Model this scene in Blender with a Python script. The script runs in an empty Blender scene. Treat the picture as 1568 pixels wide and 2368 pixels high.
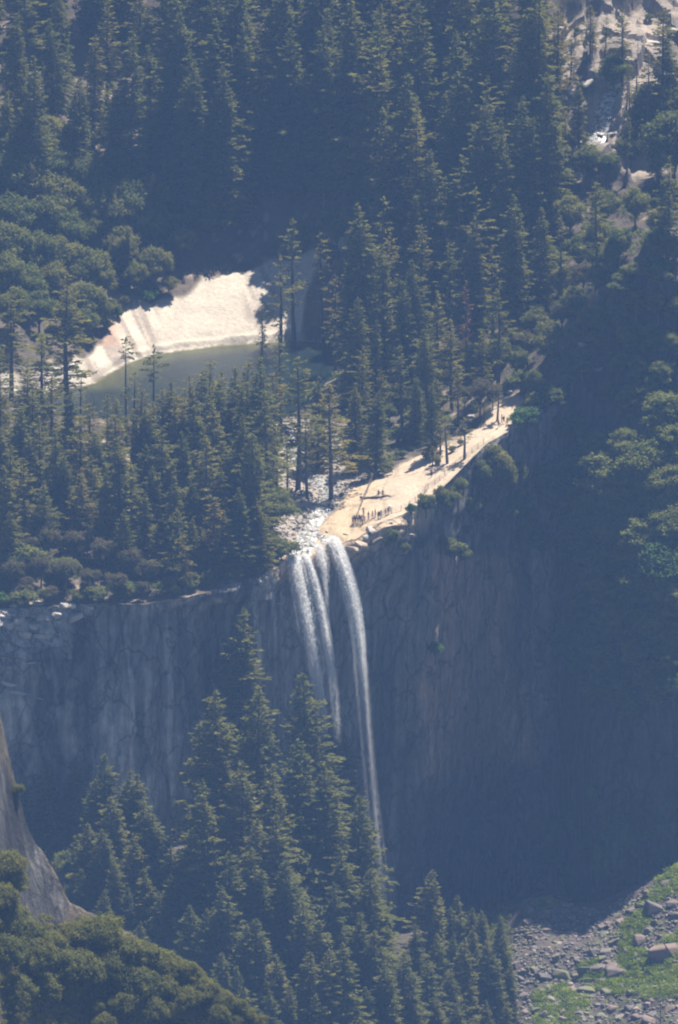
import bpy, bmesh, math, random
import numpy as np
from mathutils import Vector, Matrix
from mathutils.bvhtree import BVHTree

R = math.radians
scene = bpy.context.scene
# ------------------------------------------------------------------ camera
PITCH = 15.0
D0 = 2700.0
FPX = 27310.0            # focal length in units of a 1568 wide picture
CAM = Vector((0.0, -D0 * math.cos(R(PITCH)), D0 * math.sin(R(PITCH))))
cam_d = bpy.data.cameras.new('camera')
cam = bpy.data.objects.new('camera', cam_d)
scene.collection.objects.link(cam)
cam.location = CAM
cam.rotation_euler = (R(90 - PITCH) + math.atan((1260 - 1183.5) / FPX), 0, -math.atan((784 - 769) / FPX))
cam_d.sensor_fit = 'HORIZONTAL'
cam_d.sensor_width = 36
cam_d.lens = 36 * FPX / 1568
cam_d.clip_start = 5
cam_d.clip_end = 9000
scene.camera = cam
# ------------------------------------------------------------------ light
SUN_EL, SUN_AZ = 65.0, 40.0      # azimuth to the right of straight away from the camera
world = bpy.data.worlds.new("World")
scene.world = world
world.use_nodes = True
wn = world.node_tree
sky = wn.nodes.new('ShaderNodeTexSky')
sky.sky_type = 'NISHITA'
sky.sun_disc = False
sky.sun_elevation = R(SUN_EL)
sky.sun_rotation = R(SUN_AZ)
sky.altitude = 1500
wn.nodes['Background'].inputs[1].default_value = 0.052
wn.links.new(sky.outputs[0], wn.nodes['Background'].inputs[0])
sl = bpy.data.lights.new('sun', 'SUN')
sl.energy = 5.0
sl.angle = R(0.53)
sl.color = (1.0, 0.93, 0.82)
sun = bpy.data.objects.new('sun', sl)
scene.collection.objects.link(sun)
SUNV = Vector((math.sin(R(SUN_AZ)) * math.cos(R(SUN_EL)), math.cos(R(SUN_AZ)) * math.cos(R(SUN_EL)), math.sin(R(SUN_EL))))
sun.rotation_euler = SUNV.to_track_quat('Z', 'Y').to_euler()
scene.view_settings.view_transform = 'Standard'
scene.view_settings.look = 'None'
scene.view_settings.gamma = 1
scene.view_settings.exposure = 1.27
scene.view_settings.use_curve_mapping = False
HAZE_DENSITY = 0.000070
HAZE_COLOR = (0.225, 0.40, 0.79)
cy = scene.cycles
cy.use_denoising = True
cy.max_bounces = 7
cy.diffuse_bounces = 4
cy.glossy_bounces = 2
cy.transmission_bounces = 4
cy.transparent_max_bounces = 24
cy.volume_bounces = 0
cy.filter_width = 2.1
cy.sample_clamp_indirect = 4

# ------------------------------------------------------------------ helpers
_cr = cam.rotation_euler.to_matrix()
def ray(dx, dy):
    """direction of the view through a point of the 1568 x 2367 picture"""
    return (_cr @ Vector(((dx - 784) / FPX, -(dy - 1183.5) / FPX, -1.0))).normalized()
def WY(dx, dy, Y):
    d = ray(dx, dy)
    return CAM + d * ((Y - CAM.y) / d.y)
def WZ(dx, dy, Z):
    d = ray(dx, dy)
    return CAM + d * ((Z - CAM.z) / d.z)
_crt = _cr.transposed()
def to_px(p):
    q = _crt @ (Vector(p) - CAM)
    return 784 + FPX * q.x / -q.z, 1183.5 - FPX * q.y / -q.z
def to_px_np(X, Y, Z):
    M = np.array(_crt)
    q = M @ np.stack([X - CAM.x, Y - CAM.y, Z - CAM.z]).reshape(3, -1)
    return (784 - FPX * q[0] / q[2]).reshape(X.shape), (1183.5 + FPX * q[1] / q[2]).reshape(X.shape)

def _h(ix, iy, seed):
    n = (ix.astype(np.int64) * 374761393 + iy.astype(np.int64) * 668265263 + seed * 2246822519) & 0xffffffff
    n = ((n ^ (n >> 13)) * 1274126177) & 0xffffffff
    n = (n ^ (n >> 16)) & 0xffffffff
    return n / 4294967295.0
def vnoise(x, y, seed=0):
    x = np.asarray(x, float); y = np.asarray(y, float)
    ix = np.floor(x); iy = np.floor(y)
    fx = x - ix; fy = y - iy
    fx = fx * fx * (3 - 2 * fx); fy = fy * fy * (3 - 2 * fy)
    a = _h(ix, iy, seed); b = _h(ix + 1, iy, seed); c = _h(ix, iy + 1, seed); d = _h(ix + 1, iy + 1, seed)
    return (a + (b - a) * fx) * (1 - fy) + (c + (d - c) * fx) * fy
def fbm(x, y, seed=0, octv=4, gain=0.5):
    s = 0; a = 1; t = 0
    for o in range(octv):
        s = s + a * (vnoise(x * 2 ** o + 17.3 * o, y * 2 ** o - 9.1 * o, seed + o) - .5)
        t += a; a *= gain
    return s / t * 2
def cell(x, y, seed=0):
    """voronoi: id value of nearest cell and distance to its edge"""
    ix = np.floor(x); iy = np.floor(y)
    b1 = np.full(x.shape, 9.); b2 = np.full(x.shape, 9.); v = np.zeros(x.shape)
    for i in (-1, 0, 1):
        for j in (-1, 0, 1):
            cx = ix + i + _h(ix + i, iy + j, seed); cyy = iy + j + _h(ix + i, iy + j, seed + 7)
            d = (cx - x) ** 2 + (cyy - y) ** 2
            k = d < b1
            b2 = np.where(k, b1, np.minimum(b2, d))
            v = np.where(k, _h(ix + i, iy + j, seed + 13), v)
            b1 = np.where(k, d, b1)
    return v, np.sqrt(b2) - np.sqrt(b1)
def sstep(a, b, x):
    t = np.clip((x - a) / (b - a), 0, 1)
    return t * t * (3 - 2 * t)
def seg_dist(x, y, pts):
    """distance to a polyline and the parameter along it"""
    best = np.full(x.shape, 1e9); par = np.zeros(x.shape)
    n = len(pts) - 1
    for i in range(n):
        ax, ay = pts[i]; bx, by = pts[i + 1]
        L = (bx - ax) ** 2 + (by - ay) ** 2 + 1e-9
        t = np.clip(((x - ax) * (bx - ax) + (y - ay) * (by - ay)) / L, 0, 1)
        d = np.hypot(x - ax - t * (bx - ax), y - ay - t * (by - ay))
        k = d < best
        best = np.where(k, d, best); par = np.where(k, (i + t) / n, par)
    return best, par
def inside(x, y, pts):
    c = np.zeros(x.shape, bool)
    n = len(pts)
    for i in range(n):
        ax, ay = pts[i]; bx, by = pts[(i + 1) % n]
        if ay == by: continue
        k = ((ay > y) != (by > y)) & (x < (bx - ax) * (y - ay) / (by - ay) + ax)
        c ^= k
    return c
def poly_sd(x, y, pts):
    d, _ = seg_dist(x, y, list(pts) + [pts[0]])
    return np.where(inside(x, y, pts), -d, d)

def np_mesh(name, V, F, mats, smooth=False, mat_index=None, color=None):
    """V (n,3), F (m,3|4) arrays -> mesh data"""
    V = np.asarray(V, np.float32); F = np.asarray(F, np.int32)
    me = bpy.data.meshes.new(name)
    k = F.shape[1]
    me.vertices.add(len(V)); me.vertices.foreach_set('co', V.ravel())
    me.loops.add(F.size); me.loops.foreach_set('vertex_index', F.ravel())
    me.polygons.add(len(F))
    me.polygons.foreach_set('loop_start', np.arange(0, F.size, k, dtype=np.int32))
    me.polygons.foreach_set('loop_total', np.full(len(F), k, np.int32))
    me.polygons.foreach_set('use_smooth', np.full(len(F), smooth, bool))
    for m in (mats if isinstance(mats, (list, tuple)) else [mats]):
        me.materials.append(m)
    if mat_index is not None:
        me.polygons.foreach_set('material_index', np.asarray(mat_index, np.int32))
    if color is not None:
        ca = me.color_attributes.new('Col', 'FLOAT_COLOR', 'POINT')
        c4 = np.ones((len(V), 4), np.float32); c4[:, :color.shape[1]] = color
        ca.data.foreach_set('color', c4.ravel())
    me.update(); me.validate()
    return me
def link(name, me, parent=None, loc=None):
    o = bpy.data.objects.new(name, me)
    scene.collection.objects.link(o)
    if parent is not None: o.parent = parent
    if loc is not None: o.location = loc
    return o
def struct(name, me):
    o = link(name, me); o['kind'] = 'structure'; return o
def tag(o, label, cat, group=None, kind=None):
    o['label'] = label; o['category'] = cat
    if group: o['group'] = group
    if kind: o['kind'] = kind
    return o
def root(name, loc, label, cat, group=None, rz=0, sc=1):
    o = bpy.data.objects.new(name, None)
    scene.collection.objects.link(o)
    o.empty_display_size = .5
    o.location = loc; o.rotation_euler = (0, 0, rz)
    o.scale = (sc, sc, sc) if not hasattr(sc, '__len__') else sc
    return tag(o, label, cat, group)

# ------------------------------------------------------------------ materials
def new_mat(name):
    m = bpy.data.materials.new(name); m.use_nodes = True
    nt = m.node_tree; nt.nodes.clear()
    out = nt.nodes.new('ShaderNodeOutputMaterial')
    return m, nt, out
def N(nt, t, **kw):
    n = nt.nodes.new(t)
    for k, v in kw.items(): setattr(n, k, v)
    return n
def mixc(nt, fac, a, b, mode='MIX'):
    n = nt.nodes.new('ShaderNodeMix'); n.data_type = 'RGBA'; n.blend_type = mode
    for sock, val in ((n.inputs[0], fac), (n.inputs[6], a), (n.inputs[7], b)):
        if hasattr(val, 'is_output'): nt.links.new(val, sock)
        else: sock.default_value = val if not hasattr(val, '__len__') else (*val, 1)[:4]
    return n.outputs[2]
def ramp(nt, fac, stops):
    n = nt.nodes.new('ShaderNodeValToRGB')
    nt.links.new(fac, n.inputs[0])
    e = n.color_ramp.elements
    while len(e) < len(stops): e.new(.5)
    for k, (p, c) in enumerate(stops):
        e[k].position = p
        e[k].color = (*c, 1) if hasattr(c, '__len__') else (c, c, c, 1)
    return n.outputs[0]
def noise_tex(nt, scale, vec=None, detail=4, rough=.55):
    n = nt.nodes.new('ShaderNodeTexNoise')
    n.inputs['Scale'].default_value = scale; n.inputs['Detail'].default_value = detail
    n.inputs['Roughness'].default_value = rough
    if vec is not None: nt.links.new(vec, n.inputs['Vector'])
    return n.outputs[0]
def mapping(nt, vec, sc):
    n = nt.nodes.new('ShaderNodeMapping'); n.inputs['Scale'].default_value = sc
    nt.links.new(vec, n.inputs['Vector']); return n.outputs[0]

def ground_material(name='rock_and_soil', cliff=False):
    """rock and soil: colour attribute times stains and grain"""
    m, nt, out = new_mat(name)
    tc = N(nt, 'ShaderNodeTexCoord').outputs['Object']
    at = N(nt, 'ShaderNodeAttribute', attribute_name='Col')
    g = noise_tex(nt, 1.3, tc, 6, .65)
    g2 = noise_tex(nt, .22, mapping(nt, tc, (1, 1, .5)), 5, .6)
    v1 = ramp(nt, g, [(.3, .82), (.7, 1.14)])
    v2 = ramp(nt, g2, [(.3, .85), (.72, 1.12)])
    if cliff:
        v2 = ramp(nt, noise_tex(nt, .55, mapping(nt, tc, (1, 1, .09)), 7, .68), [(.34, .62), (.5, 1.0), (.66, 1.42)])
        v1 = ramp(nt, noise_tex(nt, .5, mapping(nt, tc, (1, 1, .5)), 8, .72), [(.32, .55), (.5, 1.0), (.7, 1.5)])
        wv = nt.nodes.new('ShaderNodeTexVoronoi'); wv.feature = 'DISTANCE_TO_EDGE'; wv.inputs['Scale'].default_value = .16
        dm = nt.nodes.new('ShaderNodeVectorMath'); dm.operation = 'ADD'
        nn = nt.nodes.new('ShaderNodeTexNoise'); nn.inputs['Scale'].default_value = .3; nn.inputs['Detail'].default_value = 5
        nt.links.new(tc, nn.inputs['Vector']); sc_ = nt.nodes.new('ShaderNodeVectorMath'); sc_.operation = 'SCALE'; sc_.inputs[3].default_value = 4.
        nt.links.new(nn.outputs['Color'], sc_.inputs[0]); nt.links.new(mapping(nt, tc, (1, 1, .42)), dm.inputs[0]); nt.links.new(sc_.outputs[0], dm.inputs[1])
        nt.links.new(dm.outputs[0], wv.inputs['Vector'])
        v1 = mixc(nt, 1.0, v1, ramp(nt, wv.outputs['Distance'], [(0, .35), (.05, 1.0)]), 'MULTIPLY')
    c = mixc(nt, 1.0, at.outputs['Color'], v1, 'MULTIPLY')
    c = mixc(nt, 1.0, c, v2, 'MULTIPLY')
    b = N(nt, 'ShaderNodeBsdfPrincipled')
    nt.links.new(c, b.inputs['Base Color'])
    b.inputs['Roughness'].default_value = .82
    b.inputs['Specular IOR Level'].default_value = .3
    bp = N(nt, 'ShaderNodeBump'); bp.inputs['Strength'].default_value = .8; bp.inputs['Distance'].default_value = .9 if cliff else .5
    nt.links.new(noise_tex(nt, .9, tc, 8, .7), bp.inputs['Height'])
    nt.links.new(bp.outputs[0], b.inputs['Normal'])
    nt.links.new(b.outputs[0], out.inputs[0])
    return m
def foliage_material(name, cols, trans=.5, tip=None):
    m, nt, out = new_mat(name)
    oi = N(nt, 'ShaderNodeObjectInfo')
    tc = N(nt, 'ShaderNodeTexCoord').outputs['Object']
    n = noise_tex(nt, .55, tc, 3)
    k = len(cols)
    base = ramp(nt, oi.outputs['Random'], [(i / max(1, k - 1), c) for i, c in enumerate(cols)])
    c = mixc(nt, 1.0, base, ramp(nt, n, [(.3, (.62, .68, .66)), (.5, (1, 1, 1)), (.72, (1.5, 1.35, 1.05))]), 'MULTIPLY')
    d = N(nt, 'ShaderNodeBsdfDiffuse'); nt.links.new(c, d.inputs[0])
    t = N(nt, 'ShaderNodeBsdfTranslucent')
    nt.links.new(mixc(nt, 1.0, c, (1.35, 1.4, .6), 'MULTIPLY'), t.inputs[0])
    gl = N(nt, 'ShaderNodeBsdfGlossy'); gl.inputs['Roughness'].default_value = .55
    gl.inputs[0].default_value = (.5, .5, .45, 1)
    mx = N(nt, 'ShaderNodeMixShader'); mx.inputs[0].default_value = trans
    nt.links.new(d.outputs[0], mx.inputs[1]); nt.links.new(t.outputs[0], mx.inputs[2])
    mg = N(nt, 'ShaderNodeMixShader'); mg.inputs[0].default_value = .012
    nt.links.new(mx.outputs[0], mg.inputs[1]); nt.links.new(gl.outputs[0], mg.inputs[2])
    nt.links.new(mg.outputs[0], out.inputs[0])
    return m
def simple(name, col, rough=.8, var=.25, scale=2., metallic=0):
    m, nt, out = new_mat(name)
    tc = N(nt, 'ShaderNodeTexCoord').outputs['Object']
    n = noise_tex(nt, scale, tc, 5, .6)
    c = mixc(nt, 1.0, col, ramp(nt, n, [(.3, 1 - var), (.7, 1 + var)]), 'MULTIPLY')
    b = N(nt, 'ShaderNodeBsdfPrincipled'); nt.links.new(c, b.inputs['Base Color'])
    b.inputs['Roughness'].default_value = rough; b.inputs['Metallic'].default_value = metallic
    nt.links.new(b.outputs[0], out.inputs[0])
    return m
def boulder_material(name, c1, c2, moss=0.0):
    m, nt, out = new_mat(name)
    tc = N(nt, 'ShaderNodeTexCoord').outputs['Object']
    oi = N(nt, 'ShaderNodeObjectInfo')
    n = noise_tex(nt, 1.1, tc, 6, .65)
    base = mixc(nt, oi.outputs['Random'], c1, c2)
    c = mixc(nt, 1.0, base, ramp(nt, n, [(.3, .65), (.72, 1.3)]), 'MULTIPLY')
    if moss > 0:
        geo = N(nt, 'ShaderNodeNewGeometry')
        sp = N(nt, 'ShaderNodeSeparateXYZ'); nt.links.new(geo.outputs['Normal'], sp.inputs[0])
        mm = N(nt, 'ShaderNodeMath', operation='MULTIPLY'); nt.links.new(sp.outputs[2], mm.inputs[0])
        nt.links.new(ramp(nt, noise_tex(nt, .8, tc, 5), [(.42, 0), (.52, 1)]), mm.inputs[1])
        m2 = N(nt, 'ShaderNodeMath', operation='MULTIPLY'); nt.links.new(mm.outputs[0], m2.inputs[0]); m2.inputs[1].default_value = moss
        c = mixc(nt, m2.outputs[0], c, (.12, .14, .015))
    b = N(nt, 'ShaderNodeBsdfPrincipled'); nt.links.new(c, b.inputs['Base Color'])
    b.inputs['Roughness'].default_value = .85
    bp = N(nt, 'ShaderNodeBump'); bp.inputs['Strength'].default_value = .6; bp.inputs['Distance'].default_value = .25
    nt.links.new(noise_tex(nt, 1.6, tc, 6), bp.inputs['Height']); nt.links.new(bp.outputs[0], b.inputs['Normal'])
    nt.links.new(b.outputs[0], out.inputs[0])
    return m
def falling_water_material():
    m, nt, out = new_mat('falling_water')
    at = N(nt, 'ShaderNodeAttribute', attribute_name='Col')
    tc = N(nt, 'ShaderNodeTexCoord').outputs['Object']
    n = noise_tex(nt, 1.0, mapping(nt, tc, (3.2, 3.2, .55)), 4, .7)
    n2 = noise_tex(nt, 1.0, mapping(nt, tc, (5, 5, 3.0)), 3, .7)
    mul = N(nt, 'ShaderNodeMath', operation='MULTIPLY')
    nt.links.new(ramp(nt, n, [(.36, .12), (.62, 1)]), mul.inputs[0])
    nt.links.new(ramp(nt, n2, [(.3, .4), (.6, 1)]), mul.inputs[1])
    al = N(nt, 'ShaderNodeMath', operation='MULTIPLY'); al.use_clamp = True
    nt.links.new(mul.outputs[0], al.inputs[0]); nt.links.new(at.outputs['Color'], al.inputs[1])
    d = N(nt, 'ShaderNodeBsdfDiffuse'); d.inputs[0].default_value = (.9, .89, .87, 1)
    t = N(nt, 'ShaderNodeBsdfTranslucent'); t.inputs[0].default_value = (.9, .89, .87, 1)
    mx = N(nt, 'ShaderNodeMixShader'); mx.inputs[0].default_value = .5
    nt.links.new(d.outputs[0], mx.inputs[1]); nt.links.new(t.outputs[0], mx.inputs[2])
    tr = N(nt, 'ShaderNodeBsdfTransparent')
    mo = N(nt, 'ShaderNodeMixShader')
    nt.links.new(al.outputs[0], mo.inputs[0]); nt.links.new(tr.outputs[0], mo.inputs[1]); nt.links.new(mx.outputs[0], mo.inputs[2])
    nt.links.new(mo.outputs[0], out.inputs[0])
    return m
def river_material():
    m, nt, out = new_mat('white_water')
    tc = N(nt, 'ShaderNodeTexCoord').outputs['Object']
    n = noise_tex(nt, 1.1, tc, 7, .72)
    f = ramp(nt, n, [(.44, 0), (.68, 1)])
    c = mixc(nt, f, (.07, .065, .05), (.74, .72, .68))
    b = N(nt, 'ShaderNodeBsdfPrincipled'); nt.links.new(c, b.inputs['Base Color'])
    b.inputs['Roughness'].default_value = .25
    bp = N(nt, 'ShaderNodeBump'); bp.inputs['Strength'].default_value = .8; bp.inputs['Distance'].default_value = .3
    nt.links.new(noise_tex(nt, 1.8, tc, 5), bp.inputs['Height']); nt.links.new(bp.outputs[0], b.inputs['Normal'])
    nt.links.new(b.outputs[0], out.inputs[0])
    return m
def pool_material():
    m, nt, out = new_mat('pool_water')
    tc = N(nt, 'ShaderNodeTexCoord').outputs['Object']
    at = N(nt, 'ShaderNodeAttribute', attribute_name='Col')
    n = noise_tex(nt, .25, mapping(nt, tc, (1, .6, 1)), 5, .6)
    c = mixc(nt, 1.0, at.outputs['Color'], ramp(nt, n, [(.3, .75), (.7, 1.3)]), 'MULTIPLY')
    b = N(nt, 'ShaderNodeBsdfPrincipled'); nt.links.new(c, b.inputs['Base Color'])
    b.inputs['Roughness'].default_value = .2
    b.inputs['Specular IOR Level'].default_value = .16
    bp = N(nt, 'ShaderNodeBump'); bp.inputs['Strength'].default_value = .5; bp.inputs['Distance'].default_value = .2
    nt.links.new(noise_tex(nt, .9, mapping(nt, tc, (.5, 1.6, 1)), 4, .6), bp.inputs['Height']); nt.links.new(bp.outputs[0], b.inputs['Normal'])
    nt.links.new(b.outputs[0], out.inputs[0])
    return m

M_ground = ground_material()
M_cliff = ground_material('cliff_granite', True)
M_fir = foliage_material('fir_needles', [(0.109, 0.119, 0.034), (0.149, 0.147, 0.038), (0.122, 0.129, 0.040), (0.170, 0.157, 0.040)], .52)
M_pine = foliage_material('pine_needles', [(0.149, 0.147, 0.036), (0.184, 0.165, 0.040), (0.135, 0.140, 0.036), (0.209, 0.168, 0.045)], .52)
M_oak = foliage_material('oak_leaves', [(0.142, 0.154, 0.048), (0.171, 0.169, 0.055), (0.120, 0.142, 0.046), (0.182, 0.171, 0.059)], .52)
M_bright = foliage_material('maple_leaves', [(0.080, 0.148, 0.040), (0.103, 0.171, 0.046), (0.068, 0.125, 0.034)], .45)
M_shade = foliage_material('laurel_leaves', [(0.122, 0.140, 0.034), (0.157, 0.168, 0.038), (0.174, 0.182, 0.043)], .5)
M_red = foliage_material('dead_needles', [(.17, .09, .055), (.22, .11, .06), (.14, .09, .06)], .3)
M_fgoak = foliage_material('chaparral_leaves', [(0.137, 0.139, 0.034), (0.160, 0.154, 0.041), (0.114, 0.123, 0.034)], .5)
M_moss = foliage_material('moss_and_ferns', [(.18, .23, .018), (.21, .25, .02)], .4)
M_bark = simple('bark', (.075, .058, .045), .9, .4, 1.5)
M_greybark = simple('weathered_wood', (.30, .27, .24), .85, .3, 2.)
M_bright_rock = boulder_material('pale_granite', (.42, .37, .31), (.34, .31, .28))
M_tan_rock = boulder_material('tan_granite', (.42, .32, .22), (.30, .25, .2))
M_talus_rock = boulder_material('talus_granite', (.17, .12, .095), (.105, .095, .09), .0)
M_mossy_rock = boulder_material('mossy_granite', (.15, .115, .095), (.11, .10, .095), .8)
M_stone = boulder_material('broken_granite', (.27, .20, .155), (.19, .16, .14))
M_fall = falling_water_material()
M_river = river_material()
M_pool = pool_material()

# ------------------------------------------------------------------ the land above the cliff
POOL_Z = 4.5
RIM_D = [(-260, 1440, -48), (-150, 1430, -46), (0, 1408, -42), (150, 1400, -40), (300, 1395, -37), (430, 1380, -33), (520, 1358, -28), (600, 1335, -22),
         (640, 1308, -15), (668, 1285, -9), (700, 1276, -6), (760, 1258, -2.5), (800, 1246, -.5), (832, 1232, 1.2), (870, 1210, 4), (930, 1193, 8),
         (1000, 1150, 17), (1060, 1092, 28), (1130, 1020, 42), (1200, 985, 50), (1260, 955, 55), (1310, 900, 58), (1350, 850, 60),
         (1385, 790, 61.5), (1402, 720, 62), (1430, 650, 62), (1500, 640, 61.5), (1568, 650, 61), (1750, 640, 60), (2000, 640, 58)]
rim = [WY(*p) for p in RIM_D]
rimX = np.array([p.x for p in rim]); rimY = np.array([p.y for p in rim]); rimZ = np.array([p.z for p in rim])
CTRL = [(740, 1190, 14), (760, 1130, 36), (640, 1030, 70), (900, 1150, 20), (960, 1080, 38), (860, 1130, 26), (1000, 1060, 42),
        (1150, 940, 62), (900, 1000, 75), (1000, 950, 85), (1000, 850, 105), (1150, 850, 90), (1300, 750, 90), (1400, 600, 85),
        (1500, 560, 100), (1000, 700, 140), (760, 620, 182), (680, 775, 165), (480, 800, 161), (600, 787, 163.5), (370, 815, 156), (300, 830, 150), (215, 880, 129),
        (560, 610, 185), (640, 590, 187), (430, 700, 176), (270, 690, 164), (100, 850, 131), (100, 600, 155), (0, 500, 155), (250, 500, 192), (0, 860, 130),
        (-200, 500, 155), (-200, 860, 130), (-200, -200, 300), (-200, 200, 230),
        (300, 200, 258), (300, 420, 205), (550, 500, 205), (550, 200, 245), (550, -200, 295), (0, -200, 292), (1000, 200, 232), (1000, -200, 285),
        (1000, 450, 190), (800, 450, 208), (1350, 400, 150), (1350, 100, 185), (1350, -200, 230), (1568, 400, 150), (1568, 100, 185), (1568, -200, 230), (1568, 500, 122),
        (1800, 400, 150), (1800, -200, 230), (1800, 550, 110),
        (0, 1200, 5), (300, 1150, 30), (100, 1050, 60), (500, 1200, 10), (600, 1150, 25), (-200, 1200, 5), (-200, 1050, 60), (450, 985, 88), (250, 960, 95)]
cp = np.array([list(WY(*p)) for p in CTRL] + [list(p) for p in rim])
def tps_fit(P, lam=2.0):
    n = len(P)
    d = np.hypot(P[:, None, 0] - P[None, :, 0], P[:, None, 1] - P[None, :, 1])
    K = np.where(d > 0, d * d * np.log(d + 1e-9), 0) + np.eye(n) * lam
    Q = np.c_[np.ones(n), P[:, 0], P[:, 1]]
    A = np.block([[K, Q], [Q.T, np.zeros((3, 3))]])
    w = np.linalg.solve(A, np.r_[P[:, 2], 0, 0, 0])
    def f(x, y):
        sh = x.shape; x = x.ravel(); y = y.ravel()
        o = w[n] + w[n + 1] * x + w[n + 2] * y
        for i in range(n):
            r2 = (x - P[i, 0]) ** 2 + (y - P[i, 1]) ** 2 + 1e-9
            o = o + w[i] * r2 * .5 * np.log(r2)
        return o.reshape(sh)
    return f
H0 = tps_fit(cp)
POOL_D = [(60, 915), (140, 900), (215, 884), (262, 852), (300, 833), (370, 814), (430, 806), (500, 798), (600, 790), (700, 786), (770, 790), (800, 820), (770, 880), (710, 930),
          (655, 975), (560, 985), (420, 988), (250, 975), (120, 950)]
pool_xy = [tuple(WZ(x, y, POOL_Z).xy) for x, y in POOL_D]
RIV_D = [(660, 975, 84), (690, 1050, 62), (735, 1100, 45), (762, 1140, 33), (755, 1170, 22), (722, 1205, 11), (708, 1235, 4), (702, 1262, -3)]
riv_xy = [tuple(WY(*p).xy) for p in RIV_D]
SIDE_D = [(722, 1205, 11), (745, 1228, 4.5), (768, 1243, -.5)]
side_xy = [tuple(WY(*p).xy) for p in SIDE_D]

# --- measured outlines of the bare rock, as places on the land (picture coordinates of the land's own surface)
APRON = [(-20, 842), (60, 850), (140, 848), (215, 815), (240, 770), (245, 710), (285, 680), (330, 700), (420, 690), (470, 640), (560, 630), (620, 600), (700, 590), (790, 500), (830, 515), (780, 590),
         (720, 620), (700, 700), (690, 790), (600, 800), (480, 805), (370, 820), (300, 840), (215, 890), (140, 905), (-20, 915)]
SLAB = [(640, 1300), (650, 1262), (700, 1232), (745, 1210), (775, 1175), (812, 1135), (860, 1118), (900, 1085), (960, 1055), (1000, 1040), (1060, 1010), (1110, 975), (1160, 925),
        (1195, 915), (1225, 950), (1215, 985), (1130, 1030), (1060, 1100), (1000, 1160), (930, 1200), (870, 1220), (830, 1245), (760, 1270), (700, 1300)]
CASC = [(1262, 110), (1290, 25), (1360, -20), (1620, -40), (1620, 330), (1540, 400), (1480, 420), (1400, 400), (1335, 420), (1262, 420), (1250, 330), (1262, 220)]

def rim_noise(x):
    x = np.asarray(x, float)
    k = (1 - sstep(-16, -11, x)) + sstep(8, 14, x) * .6
    return k * (2.6 * fbm(x / 7, x * 0, 11, 4) + 1.0 * fbm(x / 1.7, x * 0, 12, 3))
xs = np.r_[np.linspace(-135, -80, 60), np.linspace(-79, 84, 330), np.linspace(85, 135, 50)]
ts = np.linspace(0, 1, 520)
TY = ts ** 1.08
X = np.repeat(xs[:, None], len(ts), 1)
Yr = (np.interp(xs, rimX, rimY) + rim_noise(xs))[:, None]
Y = Yr + (345 - Yr) * TY[None, :]
H = H0(X, Y)
edge = Y - Yr
# keep the rim itself at the measured rim height
rz = np.interp(xs, rimX, rimZ)[:, None]
blw = 6 + 12 * sstep(-18, -12, X) * (1 - sstep(3, 9, X))
H = rz + (H - rz) * sstep(0, 1, edge / blw)
H = H + np.maximum(0, Y - 300) * .3
sdp = poly_sd(X, Y, pool_xy)
sdp_n = sdp + 1.6 * fbm(X / 6, Y / 6, 9)
apw = (1 - sstep(26, 52, sdp)) * sstep(0, 3, sdp) * sstep(125, 150, Y) * (1 - sstep(-9, 6, X))
H = H * (1 - apw) + apw * (POOL_Z + .1 + .50 * np.maximum(sdp, 0))
PX, PY = to_px_np(X, Y, H)
m_apron = 1 - sstep(-6, 8, poly_sd(PX + 14 * fbm(X / 5, Y / 9, 3), PY + 14 * fbm(X / 5, Y / 9, 4), APRON))
m_slab = 1 - sstep(-4, 5, poly_sd(PX + 9 * fbm(X / 4, Y / 9, 5), PY + 9 * fbm(X / 4, Y / 9, 6), SLAB))
m_casc = 1 - sstep(-14, 14, poly_sd(PX + 30 * fbm(X / 6, Y / 12, 7), PY + 30 * fbm(X / 6, Y / 12, 8), CASC))
H = np.where(sdp_n < 0, POOL_Z - np.minimum(3, .22 * -sdp_n), H + (POOL_Z + .04 + np.maximum(H - POOL_Z, .25) * sstep(0, 5, sdp_n) - H) * (1 - sstep(6, 26, sdp_n)))
dr, pr = seg_dist(X, Y, riv_xy)
ds, ps = seg_dist(X, Y, side_xy)
rw = 4.5 + 4 * sstep(.6, 1, pr)
riv_in = np.maximum(1 - sstep(rw * .6, rw, dr), 1 - sstep(1.6, 3, ds))
rough = fbm(X / 7, Y / 7, 21, 5)
soil = (1 - m_apron) * (1 - m_slab) * (1 - m_casc)
H = H + soil * sstep(0, 4, sdp) * (rough * 1.6 + fbm(X / 1.8, Y / 1.8, 22, 3) * .5) * sstep(0, 8, edge)
# granite sheets: shallow overlapping steps and joints
cv, ce = cell(X / 14 + .3 * fbm(X / 9, Y / 9, 31), Y / 9, 32)
H = H + (m_apron * sstep(0, 6, sdp)) * ((cv - .5) * .22 + fbm(X / 16, Y / 20, 33, 2) * .5)
H = H + m_slab * sstep(0, 3, edge) * (fbm(X / 11, Y / 18, 35, 3) * .45 - .18 * (1 - sstep(0, .05, ce)))
# cascade ground: terraces with overhung steps
kv, ke = cell((X + 3 * fbm(X / 6, Y / 6, 45)) / 9, (Y + .7 * X) / 11, 46)
kv2, ke2 = cell((X + .5 * Y) / 5, Y / 4.5, 47)
H = H + m_casc * ((kv - .5) * 6.5 + (kv2 - .5) * 2.6 * sstep(.2, .5, vnoise(X / 9, Y / 9, 48)) + fbm(X / 13, Y / 13, 41, 3) * 3 + fbm(X / 2.5, Y / 2.5, 42, 3) * .35)
H = H - riv_in * .55 * (1 - sstep(.0, 2, sdp * -1)) + riv_in * fbm(X / 1.6, Y / 1.6, 44, 3) * .5
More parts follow.
